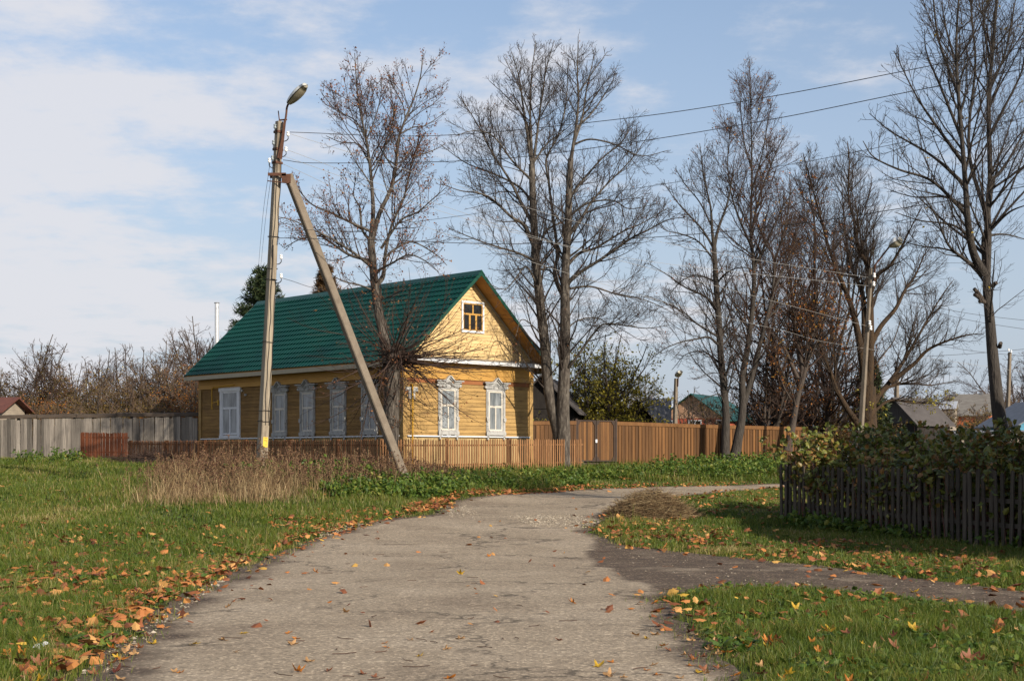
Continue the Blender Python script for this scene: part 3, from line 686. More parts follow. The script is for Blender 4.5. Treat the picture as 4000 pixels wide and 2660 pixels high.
def picket_fence():
    A, Bp = P(3052, 1808, 31.2), P(4330, 1856, 22.3); L, fr, top = line_frame(A, Bp); r = random.Random(10); gz = lambda a: G(*fr(a, 0, 0)[:2])
    root = thing('picket_fence', (A[0], A[1], gz(0)), 'dark weathered picket fence in front of the raspberry thicket', 'fence')
    a = .05; i = 0
    while a < L:
        w = r.uniform(.075, .10); t = top(a)+r.uniform(-.06, .04); b = gz(a)+r.uniform(.0, .08); s = r.uniform(-.05, .05); d = r.uniform(0, .012)
        cut = r.uniform(-.03, .03); mb = MB()
        mb.prism([(a-w/2, b), (a+w/2, b), (a+w/2+s, t-.03+cut), (a+s, t), (a-w/2+s, t-.03-cut)], fr, d, d+.024, r.uniform(0, 1)); mb.build('picket', M_PICKET, root); a += r.uniform(.155, .20)
    for zz in (.38, .8):
        mb = MB(); ks = np.linspace(0, L, 5)
        for x0, x1 in zip(ks[:-1], ks[1:]):
            z0, z1 = gz(x0)+zz, gz(x1)+zz; mb.hexa([fr(x0, z0, -.05), fr(x1, z1, -.05), fr(x1, z1, -.003), fr(x0, z0, -.003)], [fr(x0, z0+.08, -.05), fr(x1, z1+.08, -.05), fr(x1, z1+.08, -.003), fr(x0, z0+.08, -.003)], .3)
        mb.build('rail', M_PICKET, root)
    for x in (.1, L*.5, L-.1):
        mb = MB(); mb.prism([(x-.06, gz(x)-.4), (x+.06, gz(x)-.4), (x+.06, top(x)-.02), (x-.06, top(x)-.02)], fr, -.17, -.055, .2); mb.build('post', M_PICKET, root)
    return A, Bp
PFA, PFB = picket_fence()

# ------------------------------------------------------------------ utility poles, lamps, wires
M_POLE = mat('weathered_concrete', (0.34, 0.285, 0.21), (0.13, 0.10, 0.072), scale=3.0, stretch=(3, 3, .22), rough=0.9, bump=0.45, bscale=30, detail=10, c3=(0.27, 0.225, 0.165))
M_BRACE = mat('dirty_concrete_brace', (0.192, 0.156, 0.116), (0.136, 0.108, 0.08), scale=4, rough=0.9, bump=0.35, bscale=30, detail=9)
M_RUST = mat('rusty_steel', (0.06, 0.028, 0.018), (0.11, 0.05, 0.03), scale=12, rough=0.85)
M_BLACK = mat('black_cable', (0.018, 0.017, 0.017), rough=0.6)
M_WIRE = mat('dull_dark_wire', (0.035, 0.033, 0.033), rough=0.6)
M_ALWIRE = mat('bare_aluminium_wire', (0.30, 0.285, 0.265), rough=0.5)
M_PORC = mat('white_porcelain', (0.78, 0.76, 0.72), rough=0.25, spec=0.5)
M_GREYPORC = mat('grey_glass_insulator', (0.22, 0.25, 0.26), rough=0.2, spec=0.6)
M_LAMPSHELL = mat('white_lamp_shell', (0.684, 0.684, 0.648), (0.594, 0.594, 0.558), scale=8, rough=0.4)
M_LAMPGLASS = mat('yellowed_lamp_glass', (0.30, 0.26, 0.18), (0.42, 0.38, 0.29), scale=3, detail=1, rough=0.12, spec=0.7)
M_NOTICE = mat('yellow_notice_paper', (0.60, 0.42, 0.06), rough=0.6)
M_INK = mat('red_brown_ink', (0.40, 0.16, 0.02), rough=0.7)

def square_post(mb, p0, p1, a0, a1, rot, bev=.18):
    """tapering square post with chamfered edges from p0 to p1; returns corner finder"""
    p0 = np.array(p0, float); p1 = np.array(p1, float); d = nrm(p1-p0)
    ex = np.array((math.cos(rot), math.sin(rot), 0)); ex = nrm(ex-d*(ex@d)); ey = np.cross(d, ex)
    def ring(p, a):
        h = a/2; c = h*bev*1.2; q = [(h, -h+c), (h, h-c), (h-c, h), (-h+c, h), (-h, h-c), (-h, -h+c), (-h+c, -h), (h-c, -h)]
        return [tuple(p+ex*x+ey*y) for x, y in q]
    k = 6; rings = [ring(p0+(p1-p0)*i/k, a0+(a1-a0)*i/k) for i in range(k+1)]
    v = [p for rr in rings for p in rr]; f = [(i*8+j, i*8+(j+1) % 8, (i+1)*8+(j+1) % 8, (i+1)*8+j) for i in range(k) for j in range(8)]
    f += [tuple(range(7, -1, -1)), tuple(k*8+j for j in range(8))]
    mb.add(v, f); return p0, p1, d, ex, ey

def insulator(mb, hook, p, s=1.0):
    p = np.array(p); prof = [(.0, .026), (.02, .040), (.05, .040), (.055, .030), (.075, .030), (.08, .040), (.11, .036), (.12, .02)]
    mb.tube([p+np.array((0, 0, z*s)) for z, _ in prof], [r*s for _, r in prof], 10)
def lamp_head(root, A, Bp, down, length_r=(.05, .09, .13, .15, .155, .14, .09), nm='lamp_head'):
    A = np.array(A); Bp = np.array(Bp); d = nrm(Bp-A); down = np.array(down, float); down = nrm(down-d*(down@d)); sd = np.cross(d, down)
    prof = np.array(length_r); n = len(prof); ts = np.linspace(0, 1, n)
    def half(sgn, depth, shrink):
        mb = MB(); k = 9; v = []
        for t, w in zip(ts, prof):
            for u in np.linspace(0, math.pi, k):
                v.append(A+(Bp-A)*t+sd*w*shrink*math.cos(u)+down*sgn*depth*w*math.sin(u)-down*.0)
        f = [(i*k+j, i*k+j+1, (i+1)*k+j+1, (i+1)*k+j) for i in range(n-1) for j in range(k-1)]
        f += [tuple(range(k)), tuple((n-1)*k+j for j in range(k-1, -1, -1))]
        if sgn < 0: f = [q[::-1] for q in f]
        mb.add(v, f, .5, True); return mb
    hd = half(-1, .75, 1.06).build(nm, M_LAMPSHELL, root)
    half(1, .85, .93).build('lamp_glass', M_LAMPGLASS, hd)
    rb = MB(); loop = [A+(Bp-A)*t+sd*w*1.06+down*.004 for t, w in zip(ts, prof)]+[A+(Bp-A)*t-sd*w*1.06+down*.004 for t, w in list(zip(ts, prof))[::-1]]
    rb.tube(loop, .009, 6); rb.tube([A+(Bp-A)*.52+sd*.14, A+(Bp-A)*.52+down*.11, A+(Bp-A)*.52-sd*.14], .010, 6); rb.build('lamp_rim', M_BLACK, hd)

PY = 38.0
def build_main_pole():
    b = P(1017, 1868, PY); t = P(1091, 476, PY)
    root = thing('utility_pole', (b[0], b[1], G(b[0], b[1])), 'leaning concrete utility pole with street lamp and diagonal brace by the roadside weeds', 'utility pole')
    m = MB(); p0, p1, d, ex, ey = square_post(m, b-np.array((0, 0, .3)), t, .245, .165, R(42)); m.build('post', M_POLE, root)
    at = lambda py: P(1017+(1912-py)*74/1436, py, PY)
    br = MB(); square_post(br, P(1125, 684, PY-.06), P(1588, 1890, PY+.4), .20, .225, R(30)); br.build('brace', M_BRACE, root)
    bk = MB(); q = at(688); bk.box(q[0]-.2, q[0]+.28, q[1]-.19, q[1]-.16, q[2]-.03, q[2]+.05); bk.box(q[0]-.2, q[0]+.25, q[1]+.13, q[1]+.16, q[2]-.03, q[2]+.05)
    bk.build('brace_bracket', M_RUST, root); q2 = P(1122, 700, PY); bk = MB(); bk.box(q2[0]-.12, q2[0]+.12, q2[1]-.19, q2[1]-.17, q2[2]-.14, q2[2]+.1); bk.tube([at(712)+np.array((-.2, -.17, 0)), P(1125, 716, PY-.19)], .015, 6); bk.build('gusset_plate', M_RUST, root)
    for py in (517, 585, 637):
        q = at(py); s = .185+.08*(py-476)/1392; ring = [q+(ex*x+ey*y)*s/2*1.1 for x, y in ((1, -1), (1, 1), (-1, 1), (-1, -1), (1, -1))]
        c = MB()
        for u, w in zip(ring[:-1], ring[1:]): c.hexa([u+np.array((0, 0, -.03)), w+np.array((0, 0, -.03)), w*1.0+d*0+np.array((0, .012, -.03)), u+np.array((0, .012, -.03))], [u+np.array((0, 0, .03)), w+np.array((0, 0, .03)), w+np.array((0, .012, .03)), u+np.array((0, .012, .03))])
        c.build('clamp_band', M_RUST, root)
    for py in (925, 1050, 1093, 1335, 1605, 1645):
        q = at(py); s = .20+.06*(py-476)/1392; c = MB(); c.tube([q+(ex*x+ey*y)*s/2*1.05+d*random.uniform(-.02, .02) for x, y in ((1, -.8), (1, .8), (.8, 1), (-.8, 1), (-1, .8), (-1, -.8), (-.8, -1), (.8, -1), (1, -.8))], .009, 5); c.build('wire_tie', M_BLACK, root)
    arm = MB(); arm.tube(spline([P(1085, 618, PY-.14), P(1104, 530, PY-.14), P(1117, 455, PY-.12), P(1121, 420, PY-.14), P(1131, 398, PY-.2)], 4), .028, 10); q = at(545)
    arm.hexa([P(1090, 622, PY-.12), P(1102, 622, PY-.12), P(1102, 622, PY-.17), P(1090, 622, PY-.17)], [P(1108, 470, PY-.12), P(1118, 470, PY-.12), P(1118, 470, PY-.17), P(1108, 470, PY-.17)])
    arm.tube([at(474), P(1093, 470, PY), P(1120, 468, PY-.1)], .022, 6); arm.tube([P(1092, 478, PY), P(1087, 434, PY)], .016, 6); arm.build('lamp_arm', M_RUST, root)
    lamp_head(root, P(1129, 402, PY-.2), P(1192, 334, PY-.65), (0.74, -.22, -.64), (.085, .13, .155, .165, .165, .145, .095))
    for px, py, mm in ((1074, 503, M_GREYPORC), (1068, 566, M_GREYPORC), (1052, 636, M_PORC), (1064, 626, M_GREYPORC), (1125, 532, M_PORC), (1117, 592, M_PORC), (1098, 1012, M_PORC), (1098, 1086, M_PORC)):
        c = MB(); pp = P(px, py, PY-.1); insulator(c, None, pp, 1.0); ins = c.build('insulator', mm, root)
        hk = MB(); tgt = at(py+8); hk.tube(spline([pp+np.array((0, 0, .0)), pp+np.array((0, 0, -.08)), (pp*.6+tgt*.4)+np.array((0, 0, -.12)), tgt], 3), .012, 6); hk.build('hook', M_BLACK, ins)
    cb = MB(); rr = random.Random(3)
    for off in (-.05, .06):
        pts = []
        for py in range(640, 1720, 60):
            q = at(py); s = .17+.08*(py-476)/1392; pts.append(q-ex*0+(-ey)*0+(ex*-1)*(s/2+.012)*0+(-ey)*(s/2+.012)+ex*(off+rr.uniform(-.03, .03)))
        cb.tube(spline(pts, 3), .009, 5)
    cb.build('cable', M_BLACK, root)
    wd = MB(); q0, q1 = at(1092), at(960); wd.hexa([q0+(-ey)*.12+ex*-.07, q0+(-ey)*.12+ex*.05, q0+(-ey)*.17+ex*.05, q0+(-ey)*.17+ex*-.07], [q1+(-ey)*.11+ex*-.07, q1+(-ey)*.11+ex*.05, q1+(-ey)*.15+ex*.05, q1+(-ey)*.15+ex*-.07]); wd.build('cable_guard', M_POLE, root)
    # yellow notice on the sunlit face
    faces = [ex, -ex, ey, -ey]; sunny = max(faces, key=lambda n: n[0]*.8-n[1]*.6); tx = np.cross(d, sunny)
    no = MB(); qa = at(1746); s = .245-.08*(1868-1725)/1392; o = sunny*(s/2+.008); w = .075
    fr = lambda a, b, dd: tuple(qa+o+tx*a+d*b+sunny*dd)
    no.prism([(-w, 0), (w, 0), (w, .27), (-w, .27)], fr, 0, .003); nn = no.build('notice', M_NOTICE, root)
    ik = MB()
    for bz, l0, l1, hh in ((.235, -.035, .045, .016), (.19, -.045, .045, .008), (.172, -.045, .05, .008), (.150, .01, .05, .010), (.125, .02, .035, .008), (.065, -.01, .05, .012)):
        ik.prism([(l0, bz), (l1, bz), (l1, bz+hh), (l0, bz+hh)], fr, .004, .005)
    ik.build('print_line', M_INK, nn)
build_main_pole()

def simple_pole(base, top, a0, a1, label, lamp=None, rot=35, ins=(), nm='utility_pole', name_cat='utility pole'):
    b = P(*base); t = P(*top)
    root = thing(nm, (b[0], b[1], b[2]), label, name_cat); m = MB(); square_post(m, b-np.array((0, 0, .5)), t, a0, a1, R(rot)); m.build('post', M_BRACE, root)
    if lamp:
        A, Bp, s = lamp; arm = MB(); arm.tube([t+np.array((.1, -.1, -.5)), t+np.array((.12, -.1, .1)), P(*A)], .035, 8); arm.build('lamp_arm', M_RUST, root)
        lamp_head(root, P(*A), P(*Bp), (.25, .1, -.95), [x*s for x in (.05, .09, .13, .15, .155, .14, .09)])
    for px, py in ins:
        c = MB(); insulator(c, None, P(px, py, base[2]-.15), 1.5); c.build('insulator', M_PORC, root)
    return root
simple_pole((3356, 1735, 55), (3403, 1048, 55), .185, .12, 'concrete lamp pole rising behind the thicket before the big willow', ((3475, 963, 54.6), (3517, 935, 54.2), 1.6), rot=48, ins=((3415, 1085), (3413, 1118), (3397, 1270), (3401, 1290)))
simple_pole((3936, 1600, 95), (3945, 1376, 95), .24, .18, 'bare distant concrete pole right of the leaning trunk', rot=30, ins=((3940, 1372), (3950, 1378)))
simple_pole((3502, 1600, 92), (3504, 1440, 92), .26, .2, 'thin distant pole above the dark shed roof', rot=30)
simple_pole((2636, 1660, 88), (2641, 1478, 88), .26, .18, 'distant street lamp by the red house gable', ((2644, 1470, 87.8), (2656, 1452, 87), 1.5), nm='street_lamp', name_cat='street lamp')

def wire(name, pts, label, m=M_WIRE, r=.008, group='overhead wires'):
    w = np.array([P(*p) for p in pts]); mb = MB(); mb.tube(spline(w, 8), r, 5)
    tag(mb.build(name, m, None, org=tuple(w[0])), label, 'wire', group)
wire('power_wire', [(1125, 517, 38), (1700, 531, 36), (2430, 465, 33), (3000, 380, 31), (3500, 285, 29), (4150, 155, 27)], 'topmost dark overhead wire rising to the upper right corner', r=.009)
wire('power_wire', [(1106, 626, 38), (1260, 638, 37.5), (1900, 625, 35), (2447, 560, 33), (3000, 470, 31), (3500, 370, 29), (4150, 240, 27)], 'second dark overhead wire just below the topmost one', r=.009)
wire('power_wire', [(1085, 905, 38), (1500, 880, 37), (2000, 815, 35), (2475, 738, 33), (3064, 647, 31), (3396, 584, 29.5), (4150, 430, 27)], 'thin dark wire crossing the middle of the tree crowns', r=.006)
wire('power_wire', [(1078, 930, 38), (1500, 938, 37), (2061, 952, 36), (2896, 900, 33), (3636, 796, 30), (4150, 700, 28)], 'lowest dark wire, nearly level behind the brace', r=.009)
wire('service_wire', [(1128, 522, 38), (1700, 700, 43), (2300, 880, 49), (2807, 990, 53), (3398, 1085, 55)], 'pale wire sloping down from pole top to the lamp pole', M_ALWIRE, r=.0055)
wire('service_wire', [(1118, 585, 38), (1700, 795, 43), (2400, 1000, 50), (3398, 1118, 55)], 'pale wire sloping down to the lamp pole, second from top', M_ALWIRE, r=.0055)
wire('service_wire', [(1112, 612, 38), (1800, 850, 43), (2600, 1065, 49), (3396, 1276, 55)], 'pale wire sloping down to the lamp pole, third from top', M_ALWIRE, r=.0055)
wire('service_wire', [(1103, 640, 38), (1700, 900, 43), (2600, 1181, 50), (3064, 1293, 56), (3300, 1349, 59), (4100, 1468, 70)], 'lowest pale wire running past the lamp pole to the right edge', M_ALWIRE, r=.0055)
wire('service_wire', [(1066, 640, 38), (1038, 850, 50), (1018, 1045, 68)], 'thin wire dropping behind the pole, nearer the pole', r=.006)
wire('service_wire', [(1054, 640, 38), (1026, 850, 50), (1008, 1060, 68)], 'thin wire dropping behind the pole, farther left', r=.006)
wire('house_cable', [(1097, 1085, 38), (1180, 1112, 40), (1380, 1190, 45), (1592, 1420, 47.5)], 'slack dark cable running from the pole to the house eave', r=.007)
for i, (ya, yb, lab) in enumerate(((1180, 1262, 'upper of the far thin wires at the right edge'), (1195, 1300, 'second of the far thin wires at the right edge'), (1330, 1400, 'third of the far thin wires, meeting the distant pole'), (1395, 1355, 'lowest of the far thin wires, level by the distant pole'))):
    wire('power_wire', [(3560, ya, 95), (3800, (ya+yb)/2+6, 95), (4100, yb, 95)], lab, r=.014)

# ------------------------------------------------------------------ trees
M_BARK = mat('grey_lime_bark', (0.1628, 0.1408, 0.1144), (0.0264, 0.02112, 0.0176), c3=(0.0748, 0.0616, 0.04928), scale=7, stretch=(2, 2, .45), rough=0.95, bump=0.9, bscale=16, detail=8, bstr=(2.2, 2.2, .35))
M_BARKDK = mat('dark_lime_bark', (0.06375, 0.054, 0.045), (0.03375, 0.02775, 0.0225), scale=7, stretch=(2, 2, .45), rough=0.95, bump=0.9, bscale=16, detail=8, bstr=(2.2, 2.2, .35))
M_TWIGDK = mat('dark_twigs', (0.05, 0.04, 0.033), (0.03, 0.023, 0.02), scale=1.5, rough=0.9)
M_BUSHTWIG = mat('brown_bush_twigs', (0.15, 0.10, 0.065), (0.09, 0.058, 0.04), scale=1.5, rough=0.9)
M_TWIG = mat('grey_brown_twigs', (0.0527, 0.04092, 0.03348), (0.031, 0.02294, 0.0186), scale=1.5, rough=0.9)
M_TWIGRED = mat('reddish_twigs', (0.0665, 0.0406, 0.0294), (0.042, 0.0252, 0.0189), scale=1.5, rough=0.9)
M_WILLOWBARK = mat('orange_brown_willow_bark', (0.06507, 0.03864, 0.0189), (0.0294, 0.021, 0.01512), scale=3, stretch=(2, 2, .6), rough=0.95, bump=0.9, bscale=14)
M_DARKBARK = mat('dark_wet_bark', (0.085, 0.066, 0.052), (0.05, 0.04, 0.034), scale=5, stretch=(2, 2, .5), rough=0.95, bump=0.9, bscale=14)
M_BRACT = ramp_mat('withered_bracts', [(0, (0.11, 0.042, 0.022)), (.6, (0.22, 0.078, 0.034)), (1, (0.32, 0.15, 0.05))], rough=.8)
M_ORANGE = ramp_mat('orange_autumn_leaves', [(0, (0.20, 0.06, 0.015)), (.5, (0.40, 0.14, 0.025)), (.85, (0.46, 0.22, 0.04)), (1, (0.5, 0.33, 0.05))], rough=.6, trans=.4)
M_YGREEN = ramp_mat('yellow_green_leaves', [(0, (0.13, 0.125, 0.02)), (.5, (0.30, 0.255, 0.035)), (.85, (0.42, 0.34, 0.045)), (1, (0.55, 0.45, 0.08))], rough=.5, trans=.5)
M_OLIVE = ramp_mat('olive_brown_leaves', [(0, (0.055, 0.045, 0.014)), (.5, (0.12, 0.085, 0.022)), (.85, (0.20, 0.12, 0.03)), (1, (0.36, 0.16, 0.03))], rough=.6, trans=.35)
M_GOLD = ramp_mat('golden_leaves', [(0, (0.2, 0.12, 0.02)), (.5, (0.42, 0.28, 0.03)), (1, (0.6, 0.43, 0.05))], rough=.6, trans=.4)
M_SPRUCE = ramp_mat('spruce_needles', [(0, (0.012, 0.022, 0.009)), (.6, (0.026, 0.045, 0.016)), (1, (0.06, 0.07, 0.022))], rough=.6, trans=.1)
M_LARCH = ramp_mat('browning_conifer_needles', [(0, (0.03, 0.02, 0.009)), (.5, (0.08, 0.04, 0.016)), (1, (0.13, 0.075, 0.025))], rough=.6, trans=.1)
M_RASP = ramp_mat('raspberry_leaves', [(0, (0.035, 0.045, 0.009)), (.4, (0.10, 0.12, 0.018)), (.66, (0.19, 0.175, 0.026)), (.82, (0.23, 0.115, 0.033)), (1, (0.40, 0.19, 0.05))], rough=.45, trans=.25, spec=.45)
M_CANE = mat('red_brown_canes', (0.16, 0.055, 0.035), (0.10, 0.045, 0.03), scale=3, rough=.6)

def unit_perp(T, az):
    ref = np.where(np.abs(T[:, 2:3]) > .9, np.array([[1., 0, 0]]), np.array([[0, 0, 1.]]))
    U = nrm(np.cross(T, ref)); W = np.cross(T, U)
    return np.cos(az)[:, None]*U+np.sin(az)[:, None]*W

def grow(p0, d0, L, r0, r1, n, jit, trop, g):
    """vectorised branches -> points (B,n+1,3), radii (B,n+1)"""
    B = len(p0); pts = np.empty((B, n+1, 3)); pts[:, 0] = p0; d = d0.copy()
    for i in range(n):
        tr = trop[i] if hasattr(trop, '__len__') else trop
        d = nrm(d+g.normal(0, jit, (B, 3))+np.array([0, 0, tr]))
        pts[:, i+1] = pts[:, i]+d*(L/n)[:, None]
    rad = r0[:, None]+(r1-r0)[:, None]*np.linspace(0, 1, n+1)[None]**.8
    return pts, rad

def children(pts, rad, per_m, tmin, tmax, ang, ratio, lmin, lmax, g, up=0.0, rr=.55, rmin=.004, prefer=None):
    """spawn child starts along parent branches"""
    B, n, _ = pts.shape; seg = np.linalg.norm(np.diff(pts, axis=1), axis=-1); L = seg.sum(1)
    cnt = np.floor(L*(tmax-tmin)*per_m+g.random(B)).astype(int); idx = np.repeat(np.arange(B), cnt); m = len(idx)
    if m == 0: return None
    t = tmin+(tmax-tmin)*g.random(m)**.9; cum = np.concatenate([np.zeros((B, 1)), np.cumsum(seg, 1)], 1)/L[:, None]
    k = (cum[idx] <= t[:, None]).sum(1)-1; k = np.clip(k, 0, n-2); a = (t-cum[idx, k])/np.maximum(cum[idx, k+1]-cum[idx, k], 1e-6)
    p = pts[idx, k]*(1-a)[:, None]+pts[idx, k+1]*a[:, None]; T = nrm(pts[idx, k+1]-pts[idx, k]); r = rad[idx, k]*(1-a)+rad[idx, k+1]*a
    th = np.radians(g.uniform(ang[0], ang[1], m)); S = unit_perp(T, g.uniform(0, 2*math.pi, m))
    if prefer is not None: S = nrm(S+np.array(prefer))
    d = nrm(np.cos(th)[:, None]*T+np.sin(th)[:, None]*S+np.array([0, 0, up]))
    Lc = np.clip(L[idx]*g.uniform(ratio[0], ratio[1], m)*(1.15-.75*t), lmin, lmax); Lc = np.minimum(Lc, lmin*.6+.75*L[idx]*(1-t))
    return p, d, Lc, np.maximum(np.minimum(r*rr, .011+.012*Lc), rmin)

def stem(pts, Yb, r0, r1, sub=5):
    """pts: (px,py,dY)"""
    w = spline(np.array([P(p[0], p[1], Yb+(p[2] if len(p) > 2 else 0)) for p in pts]), sub)
    t = np.linspace(0, 1, len(w)); return w, r0+(r1-r0)*t**.7

def leaf_quads(c, size, g, droop=0.0, asp=.6):
    m = len(c); n = nrm(g.normal(0, 1, (m, 3))+np.array([0, 0, .4])); a = nrm(np.cross(n, g.normal(0, 1, (m, 3)))); b = np.cross(n, a)
    s = size*g.uniform(.6, 1.3, m); h = s*asp
    v = np.stack([c-a*(s/2)[:, None], c-b*(h/2)[:, None]+n*(s*.12)[:, None], c+a*(s/2)[:, None], c+b*(h/2)[:, None]+n*(s*.12)[:, None]], 1).reshape(-1, 3)
    return v, np.arange(4*m).reshape(-1, 4)

def bare_tree(name, label, stems, limbs, seed, bark=None, twig=None, auto=0.0, auto_len=(.35, .6), d2=4.4, d3=7.0, d4=7.0, leaves=0, leafmat=None, leafsize=.07, group=None, cat='tree',
              tw=(.007, .0035), up2=.30, trop=(.02, .05, .08, .12, .14), auto_ang=(30, 60), auto_t=(.25, .95), l2=(.30, .62), extra=None, jit=.12, leafpick=None, amax=4.5):
    g = np.random.default_rng(seed); bark = bark or M_BARK; twig = twig or M_TWIG
    base = stems[0][0][0]; root = thing(name, tuple(base), label, cat, group)
    tr = TubeSet(); L1 = []
    for w, r in stems:
        rr = r.copy()
        if w is stems[0][0] or np.linalg.norm(w[0]-base) < 1.0:
            rr[:4] *= np.array([1.35, 1.18, 1.08, 1.03])[:len(rr[:4])]
        tr.add(w[None], rr[None], 12); L1.append((w, r, .28))
    limbs = [(w, r*1.0) for w, r in limbs]
    for w, r in limbs: tr.add(w[None], r[None], 7); L1.append((w, r, .12))
    if auto:
        for w, r, _ in [x for x in L1 if x[1][0] > .05]:
            ch = children(w[None], r[None], auto, auto_t[0], auto_t[1], auto_ang, auto_len, .8, amax, g, up=.25, rr=.6, rmin=.012)
            if ch is None: continue
            pts, rad = grow(ch[0], ch[1], ch[2], ch[3]*.85, ch[3]*.25, 7, jit*.7, (.0, .03, .06, .08, .1, .1, .1), g)
            tr.add(pts, rad, 6)
            for a, b in zip(pts, rad): L1.append((a, b, .12))
    tr.build('trunk', bark, root)
    cr = TubeSet(); tips = []
    for w, r, tm in L1:
        ch = children(w[None], r[None], 1.12*d2*(1.0 if r[0] < .09 else .8), tm, 1.0, (28, 65), l2 if len(w) > 6 else (.35, .7), .35, 2.6, g, up=up2, rr=.5, rmin=tw[0]*1.1)
        if ch is None: continue
        p2, r2 = grow(ch[0], ch[1], ch[2], ch[3], np.full(len(ch[0]), tw[0]*.8), 5, jit, trop, g); cr.add(p2, r2, 4)
        c3 = children(p2, r2, d3*1.1, .15, 1.0, (25, 65), (.3, .65), .18, 1.1, g, up=.12, rr=.55, rmin=tw[0]*.8)
        if c3 is None: continue
        p3, r3 = grow(c3[0], c3[1], c3[2], np.full(len(c3[0]), tw[0]*.85), np.full(len(c3[0]), tw[1]), 4, jit*1.2, (.0, .06, .1, .14), g); cr.add(p3, r3, 3); tips.append(p3[:, 2:].reshape(-1, 3))
        c4 = children(p3, r3, d4*1.15, .2, 1.0, (25, 60), (.3, .7), .10, .45, g, up=.1, rr=.7, rmin=tw[1])
        if c4 is None: continue
        p4, r4 = grow(c4[0], c4[1], c4[2], np.full(len(c4[0]), tw[1]*1.1), np.full(len(c4[0]), tw[1]*.8), 2, jit*1.2, (.06, .12), g); cr.add(p4, r4, 3); tips.append(p4[:, -1])
    if extra: extra(cr, g, tips)
    cr.build('crown', twig, root)
    if leaves and tips:
        tp = np.concatenate(tips)
        if leafpick is not None:
            w = leafpick(tp); k = g.random(len(tp)) < w; tp = tp[k]
        if len(tp):
            k = g.integers(0, len(tp), leaves); c = tp[k]+g.normal(0, .05, (leaves, 3))
            v, f = leaf_quads(c, leafsize, g); np_mesh('foliage', v, [f], leafmat or M_BRACT, root, tone=np.repeat(g.random(leaves), 4))
    return root

def Z(x0, y0, s):
    return lambda *pts: [(x0+s*p[0], y0+s*p[1])+tuple(p[2:]) for p in pts]
def fan(pts, d0, d1):
    """give traced limbs their own depth: dY runs from d0 to d1 along the limb"""
    n = len(pts); return [(p[0], p[1], d0+(d1-d0)*i/(n-1)) for i, p in enumerate(pts)]

